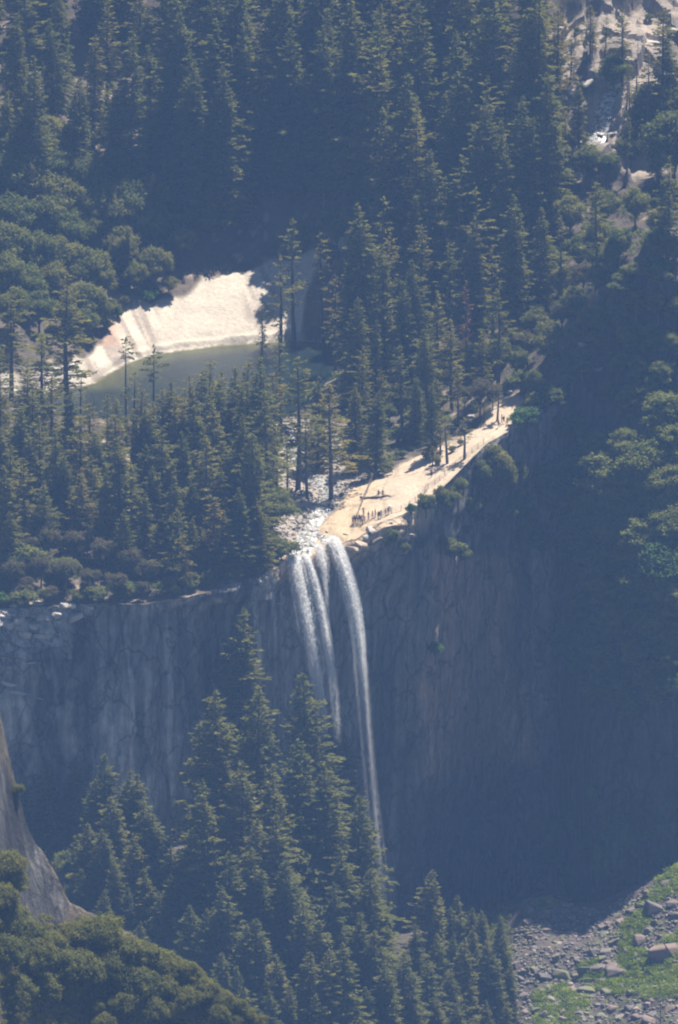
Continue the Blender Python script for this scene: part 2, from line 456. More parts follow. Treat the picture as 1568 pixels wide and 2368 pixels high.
# lip: broken edge
lipm = (1 - sstep(0, 7, edge)) * sstep(-16, -10, X) * (1 - sstep(6, 12, X))
H = H - lipm * (.9 * cell(X / 2.6, Y / 2.2, 51)[0] + .4 * cell(X / .9, Y / 1.1, 52)[0])
PX, PY = to_px_np(X, Y, H)
# colours
soilc = np.stack([.085 + .03 * rough, .065 + .02 * rough, .042 + .015 * rough], -1)
lit_patch = sstep(.28, .55, fbm(X / 3.2, Y / 3.2, 61, 4))[..., None]  # sunlit patches of the forest floor, painted into the soil colour
soilc = soilc * (1 - .7 * lit_patch) + .7 * lit_patch * np.array([.33, .25, .19])
offm = sstep(80, 92, np.abs(X))[..., None] * .85
soilc = soilc * (1 - offm) + offm * np.array([.035, .045, .022])
bed = (1 - sstep(6, 20, dr))[..., None] * .8 * (PY > 930)[..., None]
soilc = soilc * (1 - bed) + bed * np.array([.33, .28, .22])
apc = np.array([.49, .425, .335]) * (1 + .12 * fbm(X / 9, Y / 20, 62, 4))[..., None]
# long grey brown stains running down the sheet towards the pool
st = fbm((X + .35 * Y) / 2.2, Y / 26, 63, 4)
stain = sstep(.02, .30, st) * (sstep(550, 580, PX) * (1 - sstep(640, 655, PX)) * (1 - sstep(720, 760, PY)) * 1.0 + (1 - sstep(345, 385, PX)) * .9 + .08)
apc = apc * (1 - .62 * stain[..., None]) + .62 * stain[..., None] * np.array([.17, .125, .10])
redc = ((1 - sstep(250, 300, PX)) * (PY < 800))[..., None] * .6
apc = apc * (1 - redc) + redc * np.array([.36, .21, .14])
slc = np.array([.455, .34, .215]) * (1 + .13 * fbm(X / 6, Y / 14, 64, 4))[..., None]
pale = sstep(830, 900, PX)[..., None] * .55
slc = slc * (1 - pale) + pale * np.array([.45, .37, .28])
slc = slc * (1 - .38 * (1 - sstep(.0, .07, ce)) * sstep(-.1, .2, fbm(X / 6, Y / 6, 68, 2)))[..., None]
slc = slc * (1 - .25 * (sstep(.25, .5, fbm(X / 1.5, Y / 7, 65, 3)))[..., None])
csc = np.array([.30, .245, .19]) * (1 + .25 * fbm(X / 5, Y / 5, 66, 4))[..., None]
csc = csc * (1 - .45 * sstep(.1, .4, fbm(X / 3, Y / 20, 67, 3))[..., None])
C = soilc * soil[..., None] + apc * m_apron[..., None] + slc * m_slab[..., None] + csc * m_casc[..., None]
tot = np.maximum(soil + m_apron + m_slab + m_casc, 1e-3)[..., None]
C = C / tot
shore = (1 - sstep(0, 2.5, np.abs(sdp)))[..., None] * .35
C = C * (1 - shore * (sdp > 0)[..., None])
C = np.where((sdp_n < 0)[..., None], np.array([.16, .14, .08]), C)
ni, nj = X.shape
idx = np.arange(ni * nj).reshape(ni, nj)
quads = np.stack([idx[:-1, :-1], idx[1:, :-1], idx[1:, 1:], idx[:-1, 1:]], -1).reshape(-1, 4)
VT = np.stack([X, Y, H], -1).reshape(-1, 3)
CT = C.reshape(-1, 3)
fa = (m_apron[:-1, :-1] > .5).ravel(); fs = (m_slab[:-1, :-1] > .5).ravel() & ~fa; fc = (m_casc[:-1, :-1] > .5).ravel() & ~fa & ~fs
def sub_mesh(name, V, F, col):
    u, inv = np.unique(F, return_inverse=True)
    return np_mesh(name, V[u], inv.reshape(F.shape), M_ground, True, color=col[u])
struct('granite_apron', sub_mesh('granite_apron', VT, quads[fa], CT))
struct('granite_ledge', sub_mesh('granite_ledge', VT, quads[fs], CT))
gs = sub_mesh('granite_steps', VT, quads[fc], CT)
gs.polygons.foreach_set('use_smooth', np.zeros(len(gs.polygons), bool))
struct('granite_steps', gs)
struct('forest_floor', sub_mesh('forest_floor', VT, quads[~(fa | fs | fc)], CT))

# emerald pool: one water sheet, green shallows under the apron, deep blue green away from it
pxs = np.array(pool_xy); x0, y0 = pxs.min(0) - 3; x1, y1 = pxs.max(0) + 3
px_, py_ = np.meshgrid(np.linspace(x0, x1, 130), np.linspace(y0, y1, 110), indexing='ij')
shal, _ = seg_dist(px_, py_, pool_xy[2:11])
pd = poly_sd(px_, py_, pool_xy)
sh = (1 - sstep(1, 12, shal))[..., None]
pc = sh * np.array([.060, .062, .018]) + (1 - sh) * np.array([.010, .017, .013])
wet = (1 - sstep(0, 1.6, shal))[..., None]
pc = pc * (1 - wet) + wet * np.array([.16, .13, .06])
pidx = np.arange(px_.size).reshape(px_.shape)
pq = np.stack([pidx[:-1, :-1], pidx[1:, :-1], pidx[1:, 1:], pidx[:-1, 1:]], -1).reshape(-1, 4)
pq = pq[(pd[:-1, :-1] < 2.2).ravel()]
pu, pinv = np.unique(pq, return_inverse=True)
PV = np.stack([px_, py_, px_ * 0 + POOL_Z - .12], -1).reshape(-1, 3)
struct('pool_water', np_mesh('pool_water', PV[pu], pinv.reshape(pq.shape), M_pool, True, color=pc.reshape(-1, 3)[pu]))

# ------------------------------------------------------------------ the cliff
BASE = [(-200, -57, -72), (-135, -55, -74), (-78, -52, -78), (-50, -48, -82), (-30, -38, -88), (-14, -22, -94), (-6, -11, -97), (2, -5, -98), (10, 8, -97), (25, 33, -103), (36, 54, -105),
        (44, 60, -102), (52, 48, -97), (60, 12, -90), (70, 4, -84), (79, 1, -77), (110, 2, -66), (200, 0, -60)]
BX, BY, BZ = (np.array(a, float) for a in zip(*BASE))
wx = np.r_[np.linspace(-135, -80, 50), np.linspace(-79.6, 80, 460), np.linspace(81, 134, 45)]
wt = np.linspace(0, 1, 300)
def wall_profile(x, t):
    """un-roughened wall; t 0 at the rim, 1 at the foot"""
    ry = np.interp(x, rimX, rimY); rzz = np.interp(x, rimX, rimZ)
    by = np.interp(x, BX, BY); bz = np.interp(x, BX, BZ)
    tt = t + .10 * np.sin(np.pi * t) * sstep(45, 60, x)
    wsh = sstep(47, 58, x)
    f = (t * .75 + .25 * t ** 3) * (1 - wsh) + wsh * (.40 * sstep(.10, .60, t) + .45 * np.clip((t - .10) / .62, 0, 1) + .15 * t)
    return ry + (by - ry) * f, rzz + (bz - rzz) * t
WX = np.repeat(wx[:, None], len(wt), 1); WT = np.repeat(wt[None, :], len(wx), 0)
WYY, WZZ = wall_profile(WX, WT)
WYY = WYY + rim_noise(WX) * (1 - WT) ** 1.5
def colstep(x, z, w, seed, warp):
    u = (x + warp * fbm(x / 14, z / 30, seed + 5, 3)) / w
    # uneven columns
    v, e = cell(u, z / (w * 9), seed)
    return v - .5, e
c1, e1 = colstep(WX, WZZ, 5.5, 71, 3); c2, e2 = colstep(WX + .12 * WZZ, WZZ, 2.1, 72, 1.5); c3, e3 = colstep(WX - .5 * WZZ, WZZ, 9, 73, 5)
left = 1 - sstep(-14, -6, WX); right = sstep(8, 14, WX)
disp = (left * (c1 * 1.5 + c2 * .55 + (1 - sstep(-45, -30, WX)) * c3 * 2.6) + right * (c3 * .6 + c1 * .3 + c2 * .3) + (1 - left) * (1 - right) * (c2 * .5 + c1 * .5))
disp = disp + fbm(WX / 22, WZZ / 26, 74, 3) * (2.2 - 1.4 * right) + fbm(WX / 3, WZZ / 5, 75, 4) * .55
# ledges on the left part under the rim
WPX, WPY = to_px_np(WX, WYY, WZZ)
lz = (WZZ + .25 * WX + 2 * fbm(WX / 6, WZZ / 12, 76, 3)) / 3.2
lf = lz - np.floor(lz)
ledm = (1 - sstep(-62, -46, WX)) * (1 - sstep(.12, .22, WT)) + right * (1 - sstep(14, 22, WX)) * (1 - sstep(.05, .14, WT))
disp = disp + ledm * (1 - lf) * 1.9
def blur(a, n=1):
    for _ in range(n):
        p = np.pad(a, 1, 'edge')
        a = (p[:-2, 1:-1] + p[2:, 1:-1] + p[1:-1, :-2] + p[1:-1, 2:] + 2 * p[1:-1, 1:-1]) / 6
    return a
BUT = [(985, 1270), (1200, 1285), (1190, 1500), (1215, 1640), (1225, 1790), (1150, 1900), (1060, 1820), (985, 1840), (960, 1640), (1005, 1450)]
but = 1 - sstep(-26, 16, poly_sd(WPX + 22 * fbm(WX / 6, WZZ / 9, 77, 3), WPY, BUT))
arch = 1 - sstep(-5, 5, poly_sd(WPX, WPY, [(1060, 1640), (1110, 1590), (1165, 1680), (1185, 1800), (1150, 1900), (1080, 1900), (1040, 1780)]))
rec = sstep(835, 850, WPX) * (1 - sstep(930, 975, WPX)) * sstep(1300, 1420, WPY)
recl = 1 - sstep(-6, 6, poly_sd(WPX + 15 * fbm(WX / 5, WZZ / 9, 78, 3), WPY, [(380, 1420), (470, 1400), (640, 1390), (640, 1900), (400, 1900), (420, 1700)]))
disp = disp + but * .8 - arch * 1.0 - rec * 2.5 - recl * 1.6
disp = blur(disp, 1); disp = disp * left + blur(disp, 2) * (1 - left)
disp = disp * sstep(0, .012, WT)
notch = sstep(-15, -12, WX) * (1 - sstep(5, 9, WX))     # undercut behind the falls
disp = disp * (1 - .5 * notch) - notch * 2.2 * sstep(.03, .09, WT)
lc = np.interp(wx, xs, np.arange(len(xs))); top = np.interp(wx, xs, H[:, 0])
WZZ = WZZ + (top[:, None] - WZZ[:, :1]) * (1 - sstep(0, .05, WT))
# outward direction (towards the camera, turned with the rim)
ty = np.gradient(np.interp(wx, rimX, rimY), wx); ty = np.convolve(np.pad(ty, 15, 'edge'), np.ones(31) / 31, 'valid')
nx = ty / np.sqrt(1 + ty ** 2); ny = -1 / np.sqrt(1 + ty ** 2)
WX2 = WX + nx[:, None] * disp; WY2 = WYY + ny[:, None] * disp
WPX, WPY = to_px_np(WX2, WY2, WZZ)
# wall colours: grey granite, dark seep stains, pale scars, rusty buttress, painted shade
wc = np.ones(WX.shape + (3,)) * np.array([.165, .155, .145])
wc = wc * (1 + .30 * fbm(WX / 8, WZZ / 18, 81, 4))[..., None]
jn = np.minimum(e1 * 5.5, e3 * 9)
wc = wc * (1 - .45 * (1 - sstep(.1, .7, jn)))[..., None]
seep = sstep(.02, .35, fbm(WX / 2.2, WZZ / 45, 82, 4)) * (.75 * left * sstep(420, 560, WPX) + .35)
wc = wc * (1 - .7 * seep[..., None])
wc = wc * (1 + .6 * (c1 * left)[..., None] + .45 * (c2 * left)[..., None] + .7 * (c3 * (1 - sstep(-45, -30, WX)))[..., None])
palem = (1 - sstep(330, 430, WPX)) * sstep(-.1, .4, fbm(WX / 6, WZZ / 10, 83, 4))
palem = np.maximum(palem, .8 * (1 - sstep(20, 60, np.abs(WPX - 260))) * sstep(1540, 1600, WPY + 30 * fbm(WX / 3, WZZ / 5, 87)) * (1 - sstep(1800, 1900, WPY)))
for (sx0, sy0, sy1, sw) in ((592, 1358, 1600, 5), (633, 1360, 1500, 4), (655, 1340, 1460, 4), (385, 1420, 1900, 7), (300, 1540, 1850, 6)):
    k = (1 - sstep(sw * .6, sw * 1.4, np.abs(WPX - sx0 - 3 * np.sin(WZZ / 5) - (WPY - sy0) * .035))) * sstep(sy0 - 10, sy0 + 15, WPY) * (1 - sstep(sy1 - 50, sy1, WPY))
    palem = np.maximum(palem, k)
wc = wc * (1 - palem[..., None]) + palem[..., None] * np.array([.30, .29, .27])
rust = (1 - sstep(-20, 25, poly_sd(WPX + 25 * fbm(WX / 5, WZZ / 9, 84), WPY, [(1000, 1280), (1200, 1290), (1180, 1500), (1215, 1620), (1225, 1760), (1130, 1760), (1000, 1800), (960, 1600), (1010, 1450)]))) * .8
wc = wc * (1 - rust[..., None]) + rust[..., None] * np.array([.36, .235, .16])
shade_dk = np.maximum((1 - sstep(0, 50, np.abs(WPX - 880))) * sstep(1300, 1600, WPY) * .6, sstep(1780, 1880, WPY) * sstep(880, 960, WPX) * .5)  # shade in the recess and on the lower wall, put into the colour
shade_dk = np.maximum(shade_dk, .7 * sstep(1240, 1330, WPX))  # shade over the right end of the wall, painted in as well
wc = wc * (1 - shade_dk[..., None])
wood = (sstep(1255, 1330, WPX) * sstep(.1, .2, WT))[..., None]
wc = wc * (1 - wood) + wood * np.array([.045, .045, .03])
lipc = sstep(630, 660, WPX) * (1 - sstep(985, 1010, WPX)) * (1 - sstep(.03, .075, WT))
wc = wc * (1 - lipc[..., None]) + lipc[..., None] * np.array([.44, .33, .22])
topc = (1 - sstep(.02, .07, WT)) * (1 - lipc) * (1 - sstep(38, 46, WX)) * sstep(-.1, .35, fbm(WX / 4, WZZ / 3, 86, 3))
wc = wc * (1 - .7 * topc[..., None]) + .7 * topc[..., None] * np.array([.34, .29, .24])
grn = sstep(1180, 1300, WPX) * sstep(1840, 1980, WPY) * sstep(-.2, .3, fbm(WX / 4, WZZ / 6, 85, 3))
wc = wc * (1 - .7 * grn[..., None]) + .7 * grn[..., None] * np.array([.07, .11, .03])
wi, wj = WX.shape
widx = np.arange(wi * wj).reshape(wi, wj)
wq = np.stack([widx[:-1, :-1], widx[:-1, 1:], widx[1:, 1:], widx[1:, :-1]], -1).reshape(-1, 4)
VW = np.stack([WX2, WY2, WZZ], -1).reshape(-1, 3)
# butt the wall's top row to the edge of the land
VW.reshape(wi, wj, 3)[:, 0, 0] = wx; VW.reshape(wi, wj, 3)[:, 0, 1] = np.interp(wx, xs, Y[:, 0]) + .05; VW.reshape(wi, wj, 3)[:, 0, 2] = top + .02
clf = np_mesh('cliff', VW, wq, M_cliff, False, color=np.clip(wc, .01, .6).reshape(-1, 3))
struct('cliff', clf)

# ------------------------------------------------------------------ the slope below the cliff
FC = [(-24, -100, -41), (-5, -103, -46), (2, -100, -53), (-12, -100, -43), (-2, -115, -52), (6, -120, -60), (-45, -105, -46), (-59, -110, -50), (-75, -110, -52), (-120, -110, -50), (4, -112, -60), (12, -110, -68), (21, -110, -78), (35, -120, -95), (0, -150, -64), (20, -160, -82),
      (-20, -190, -68), (-60, -190, -62), (-110, -190, -60), (10, -200, -80), (-20, -260, -88), (40, -200, -104), (-24, -60, -76), (-50, -72, -70), (-5, -50, -90), (8, -60, -92), (-80, -75, -70), (-120, -75, -70),
      (20, -60, -102), (45, -8, -83), (45, -30, -91), (45, -60, -101), (60, -10, -84), (60, -35, -92), (60, -70, -101), (79, -12, -74), (79, -40, -84), (79, -75, -94), (36, -15, -93), (25, -30, -100), (52, -15, -86), (50, -130, -114), (79, -130, -112), (60, -200, -124), (120, -60, -90), (120, -150, -108)] + [(x, y - 1, z + 1) for x, y, z in BASE if -140 < x < 140]
F0 = tps_fit(np.array(FC, float), .6)
fx = np.r_[np.linspace(-140, -82, 30), np.linspace(-80, 82, 260), np.linspace(84, 140, 30)]
ft = np.linspace(0, 1, 240) ** 1.4
FX = np.repeat(fx[:, None], len(ft), 1)
FB = np.interp(fx, BX, BY)[:, None] + 2.5
FY = FB + (-300 - FB) * ft[None, :]
FZ = F0(FX, FY) + fbm(FX / 9, FY / 9, 91, 5) * 1.8 + fbm(FX / 2.2, FY / 2.2, 92, 3) * .5
FPXX, FPY = to_px_np(FX, FY, FZ)
fc0 = np.ones(FX.shape + (3,)) * np.array([.075, .06, .04]) * (1 + .3 * fbm(FX / 4, FY / 4, 93, 3))[..., None]
offf = np.maximum(sstep(80, 95, np.abs(FX)), sstep(-125, -160, FY))[..., None] * .85
fc0 = fc0 * (1 - offf) + offf * np.array([.03, .04, .02])
tal = sstep(1000, 1180, FPXX + 20 * fbm(FX / 5, FY / 5, 94))[..., None]
talc = np.ones(FX.shape + (3,)) * np.array([.075, .058, .048]) * (1 + .3 * fbm(FX / 1.2, FY / 1.2, 95, 3))[..., None]
MOSS = [[(1440, 2290), (1420, 2230), (1450, 2190), (1510, 2200), (1600, 2120), (1600, 2300), (1500, 2310)], [(1380, 2290), (1390, 2240), (1430, 2250), (1440, 2300)], [(1440, 2200), (1430, 2140), (1500, 2090), (1510, 2130), (1470, 2200)],
        [(1470, 2100), (1560, 1990), (1600, 1980), (1600, 2050), (1540, 2080)], [(1230, 2300), (1300, 2270), (1360, 2310), (1330, 2370), (1240, 2370)], [(1340, 2230), (1380, 2215), (1390, 2260), (1350, 2270)], [(1240, 2085), (1270, 2075), (1290, 2090), (1250, 2100)]]
mo = np.minimum.reduce([poly_sd(FPXX + 22 * fbm(FX / 3, FY / 4, 98, 3), FPY + 22 * fbm(FX / 3, FY / 4, 99, 3), m_) for m_ in MOSS])
gm = np.maximum(1 - sstep(-4, 5, mo), .5 * sstep(.25, .5, fbm(FX / 2.5, FY / 4, 97, 3)))[..., None]
talc = talc * (1 - gm) + gm * np.array([.10, .125, .015])
fc0 = fc0 * (1 - tal) + talc * tal
fi, fj = FX.shape
fidx = np.arange(fi * fj).reshape(fi, fj)
fq = np.stack([fidx[:-1, :-1], fidx[:-1, 1:], fidx[1:, 1:], fidx[1:, :-1]], -1).reshape(-1, 4)
VF = np.stack([FX, FY, FZ], -1).reshape(-1, 3)
struct('valley_slope', np_mesh('valley_slope', VF, fq, M_ground, True, color=fc0.reshape(-1, 3)))

# near hillside at the lower left, on the viewer's side of the gorge
NY = -700.
def crest_d(x):
    return np.interp(x, [-200, -60, 0, 20, 35, 60, 100, 160, 200, 280, 380, 450, 560, 640, 700, 800], [1560, 1600, 1640, 1740, 1800, 1880, 1960, 2092, 2120, 2145, 2215, 2262, 2330, 2385, 2440, 2520])
hx = np.linspace(-75, 20, 230)
ccx = np.array([WY(x, 2000, NY).x for x in np.linspace(-250, 900, 200)])
ccz = np.array([WY(x, crest_d(x), NY).z for x in np.linspace(-250, 900, 200)])
hy = np.r_[np.linspace(0, -90, 200)]
HX = np.repeat(hx[:, None], len(hy), 1); HYr = np.repeat(hy[None, :], len(hx), 0)
hz = np.interp(hx, ccx, ccz)
hz = hz + 1.3 * fbm(hx / 3.5, hx * 0, 109, 4) + .8 * cell(hx / 4, hx * 0 + .5, 111)[0] - .4
HZ = hz[:, None] + HYr * .95 + 1.0 * fbm(HX / 7, HYr / 7, 101, 4) * sstep(0, -4, HYr)
HPX, HPY = to_px_np(HX, HYr + NY, HZ)
slabm = 1 - sstep(-3, 4, poly_sd(HPX + 4 * fbm(HX / 2, HYr / 2, 104), HPY, [(-40, 1770), (15, 1770), (40, 1830), (80, 1920), (112, 2000), (160, 2095), (140, 2150), (100, 2160), (70, 2130), (30, 2080), (50, 2030), (30, 1990), (-40, 1980)]))
c5, e5 = cell(HX / 6, (HYr + HX) / 9, 102)
HZ = HZ + slabm * ((c5 - .5) * 3.4 + fbm(HX / 3, HYr / 6, 108, 4) * 1.6)
VH1 = np.stack([HX, HYr + NY, HZ], -1)
back = np.linspace(0, 1, 60)[1:]
HBX = np.repeat(hx[:, None], len(back), 1)
VH2 = np.stack([HBX, NY + back[None, :] * 60 + 0 * HBX, hz[:, None] - back[None, :] * 110 + .8 * fbm(HBX / 4, back[None, :] * 20 + 0 * HBX, 103, 3) * sstep(0, .1, back[None, :])], -1)
VH = np.concatenate([VH2[:, ::-1], VH1], 1)
hi, hj = VH.shape[:2]
hc = np.ones((hi, hj, 3)) * np.array([.10, .078, .05])
s2 = np.concatenate([np.repeat(slabm[:, :1], len(back), 1), slabm], 1)[..., None]
HXX = VH[..., 0]; HYY = VH[..., 1]
gran = np.array([.07, .064, .06]) * (1 + .3 * fbm(HXX / 2.5, HYY / 5, 105, 5))[..., None]
c6, e6 = cell((HXX + .4 * HYY) / 5, HYY / 8, 107)
dr2 = np.maximum(sstep(-.05, .3, fbm(HXX / 2.2, HYY / 12, 106, 4)), 1 - sstep(.02, .1, e6))[..., None]
lich = sstep(.1, .45, fbm(HXX / 1.2, HYY / 3, 112, 4))[..., None]
hc = hc * (1 - s2) + s2 * gran * (1 - .75 * dr2) * (1 + .5 * lich)
hidx = np.arange(hi * hj).reshape(hi, hj)
hq = np.stack([hidx[:-1, :-1], hidx[:-1, 1:], hidx[1:, 1:], hidx[1:, :-1]], -1).reshape(-1, 4)
VHf = VH.reshape(-1, 3)
struct('near_hillside', np_mesh('near_hillside', VHf, hq, M_cliff, True, color=hc.reshape(-1, 3)))

# wide ground of the gorge and the country round it
gx = np.linspace(-1500, 1500, 61); gy = np.linspace(-2900, 1100, 81)
GX, GY = np.meshgrid(gx, gy, indexing='ij')
GZ = -140 - 25 * sstep(-300, -1200, GY) + 160 * sstep(330, 900, GY) + 60 * sstep(150, 900, np.abs(GX)) * sstep(-200, 100, GY) + 12 * fbm(GX / 150, GY / 150, 110, 4)
gi, gj = GX.shape
gidx = np.arange(gi * gj).reshape(gi, gj)
gq = np.stack([gidx[:-1, :-1], gidx[1:, :-1], gidx[1:, 1:], gidx[:-1, 1:]], -1).reshape(-1, 4)
struct('valley_floor', np_mesh('valley_floor', np.stack([GX, GY, GZ], -1).reshape(-1, 3), gq, M_ground, True, color=np.tile(np.array([[.05, .055, .03]]), (gi * gj, 1))))

def bvh(V, F): return BVHTree.FromPolygons([tuple(v) for v in V.tolist()], [tuple(f) for f in F.tolist()])
BV = {'up': bvh(VT, quads), 'wall': bvh(VW, wq), 'front': bvh(VF, fq), 'near': bvh(VHf, hq)}
def land(dx, dy, which=('up', 'wall', 'front')):
    d = ray(dx, dy); best = None
    for k in which:
        h = BV[k].ray_cast(CAM, d)
        if h[0] is not None and (best is None or h[3] < best[2]): best = (h[0], h[1], h[3], k)
    return best
def drop(x, y, which='up'):
    h = BV[which].ray_cast(Vector((x, y, 500)), Vector((0, 0, -1)))
    return h[0]

# ------------------------------------------------------------------ plants
def tube(P, Rr, sides=6):
    """one tapered tube through points P with radii Rr -> V, F (quads)"""
    P = np.asarray(P, float); n = len(P)
    T = np.gradient(P, axis=0); T /= np.linalg.norm(T, axis=1)[:, None] + 1e-9
    up = np.array([0, 0, 1.]) if abs(T[0, 2]) < .8 else np.array([1., 0, 0])
    A = np.cross(T, up); A /= np.linalg.norm(A, axis=1)[:, None] + 1e-9
    B = np.cross(T, A)
    a = np.linspace(0, 2 * np.pi, sides, endpoint=False)
    V = P[:, None, :] + np.asarray(Rr)[:, None, None] * (np.cos(a)[None, :, None] * A[:, None, :] + np.sin(a)[None, :, None] * B[:, None, :])
    V = V.reshape(-1, 3)
    i = np.arange(n - 1)[:, None] * sides; j = np.arange(sides)[None, :]; k = (j + 1) % sides
    F = np.stack([i + j, i + k, i + sides + k, i + sides + j], -1).reshape(-1, 4)
    return V, F
class Tubes:
    def __init__(s): s.V = []; s.F = []; s.n = 0
    def add(s, P, Rr, sides=5):
        V, F = tube(P, Rr, sides); s.V.append(V); s.F.append(F + s.n); s.n += len(V)
    def mesh(s, name, mat, smooth=True): return np_mesh(name, np.concatenate(s.V), np.concatenate(s.F), mat, smooth)
def tris_mesh(name, P, A, B, mat, rng):
    """leaf sprays: kite shaped faces with centre P, half axes A and B"""
    n = len(P)
    V = np.stack([P - A, P + B * .9 - A * .1, P + A, P - B * .9 + A * .1], 1).reshape(-1, 3)
    return np_mesh(name, V, np.arange(4 * n).reshape(n, 4), mat)
def unit(v): return v / (np.linalg.norm(v, axis=-1, keepdims=True) + 1e-9)

def conifer(name, h, rad, base, seed, mat, dens=1., droop=.35, irregular=.35, spray=.55, per=5., sparse=0., top_round=.0, whorl=.55):
    """trunk mesh and crown mesh of one conifer, its foot at the origin"""
    rng = np.random.default_rng(seed)
    tb = Tubes()
    lean = rng.normal(0, .012, 2)
    zz = np.linspace(-2.5, h, 14)
    cxy = lambda z: np.stack([lean[0] * z + .15 * np.sin(z * .13 + seed), lean[1] * z], -1)
    tr = (h * .0105 + .08) * np.clip(1 - zz / h, .03, 1) ** .8
    tb.add(np.c_[cxy(zz), zz], tr, 7)
    Ps, As, Bs = [], [], []
    z = base * h
    az0 = rng.uniform(0, 6.28); gapaz = rng.uniform(0, 6.28)
    az_bias = rng.uniform(0, 6.28)
    while z < h - .3:
        u = (z - base * h) / (h * (1 - base))
        prof = (1 - u) ** (.60 - .2 * top_round) * (.55 + .45 * min(1, u / .12 + .3))
        prof *= 1 + .28 * math.sin(z * .9 + seed) * irregular + irregular * rng.normal(0, .28)
        nb = int(rng.integers(5, 8) * dens * (1 - .35 * (u > .85)))
        for b in range(max(2, nb)):
            if rng.random() < sparse: continue
            az = az0 + b * 2.4 + rng.normal(0, .4)
            L = max(.35, rad * prof * rng.uniform(.5, 1.18) * (1 + .22 * math.cos(az - az_bias)))
            if math.cos(az - gapaz - z * .1) > .85 and rng.random() < irregular: L *= .55
            el = .35 * u - droop * (1 - u) + rng.normal(0, .08) + .1
            d = np.array([math.cos(az), math.sin(az), math.tan(el)]); d /= np.linalg.norm(d)
            if L > 1.6:
                p0 = np.r_[cxy(np.array(z)), z]
                tb.add([p0, p0 + d * L * .5 - [0, 0, .02 * L * L * .2], p0 + d * L * .92 - [0, 0, .045 * L * L * .4]], [.05 + .012 * L, .04, .015], 3)
            m = max(3, int(L * per * 1.6))
            s = rng.uniform(.16, 1, m) ** .6
            pos = np.r_[cxy(np.array(z)), z] + d[None] * (s * L)[:, None]
            pos[:, 2] -= .045 * (s * L) ** 2 * .4
            side = np.array([-d[1], d[0], 0])
            w = (.28 * L * (1 - s * .65) + .12)[:, None] * rng.uniform(-1, 1, (m, 1))
            pos = pos + side[None] * w + rng.normal(0, .12, (m, 3)) * [1, 1, .7]
            pos[:, 2] -= np.abs(w[:, 0]) * .25
            a = unit(d[None] * 1.0 + side[None] * (w * .9) + rng.normal(0, .45, (m, 3)) - [0, 0, .25])
            bb = unit(np.cross(a, rng.normal(0, .95, (m, 3)) + [0, 0, .8]))
            sz = spray * .66 * rng.uniform(.5, 1.3, (m, 1)) * (.7 + .3 * min(1, L / 2.5))
            Ps.append(pos); As.append(a * sz); Bs.append(bb * sz * .55)
        az0 += 1.1
        z += whorl * rng.uniform(.7, 1.3)
    # leader
    m = 10; zt = rng.uniform(h - 1.8, h + .3, m)
    pos = np.c_[cxy(zt), zt] + rng.normal(0, .12, (m, 3)); a = unit(rng.normal(0, .5, (m, 3)) + [0, 0, 1.]); bb = unit(np.cross(a, rng.normal(0, 1, (m, 3))))
    Ps.append(pos); As.append(a * .5); Bs.append(bb * .22)
    return tb.mesh(name + '_trunk', M_bark), tris_mesh(name + '_crown', np.concatenate(Ps), np.concatenate(As), np.concatenate(Bs), mat, rng)

def broadleaf(name, h, rad, seed, mat, nblob=22, leaf=.42, per=230, low=.25, bark=None, squash=.92):
    rng = np.random.default_rng(seed)
    tb = Tubes()
    th = h * low
    tb.add([[0, 0, -1.5], [.1, 0, th * .5], [.25 * rng.normal(), .25 * rng.normal(), th], [0, 0, h * .6]], [.045 * h * .5 + .1, .04 * h * .5 + .08, .03 * h * .5 + .06, .06], 6)
    Ps, As, Bs = [], [], []
    cz = h * (.5 + low * .5); hz = h * (1 - low) * .5
    for b in range(nblob):
        d = unit(rng.normal(0, 1, 3)); d[2] = d[2] * 1.0
        rr = rng.uniform(.35, .9)
        br = rng.uniform(.20, .36) * rad * (1.25 - .4 * rr)
        c = np.array([d[0] * (rad - br) * rr, d[1] * (rad - br) * rr, cz + d[2] * (hz - br * .7) * rr])
        tb.add([[0, 0, th], [c[0] * .45, c[1] * .45, th + (c[2] - th) * .6], c], [.10, .07, .03], 3)
        m = int(1.6 * per * (br / (.28 * rad)) ** 2)
        v = unit(rng.normal(0, 1, (m, 3))); v[:, 2] = np.where(v[:, 2] < -.3, -v[:, 2] * .7, v[:, 2])
        q = c + v * br * rng.uniform(.5, 1.12, (m, 1)) ** .8 * (1 + rng.normal(0, .10, (m, 1)) + .18 * np.sin(v[:, :1] * 7 + b) + .15 * np.cos(v[:, 1:2] * 9)) * [1, 1, squash]
        nn = unit(v * .8 + rng.normal(0, .6, (m, 3)) + [0, 0, .35])
        a = unit(np.cross(nn, rng.normal(0, 1, (m, 3)))); bb = np.cross(nn, a)
        sz = .72 * leaf * rng.uniform(.5, 1.2, (m, 1))
        Ps.append(q); As.append(a * sz); Bs.append(bb * sz * .75)
    return tb.mesh(name + '_trunk', bark or M_bark), tris_mesh(name + '_crown', np.concatenate(Ps), np.concatenate(As), np.concatenate(Bs), mat, rng)

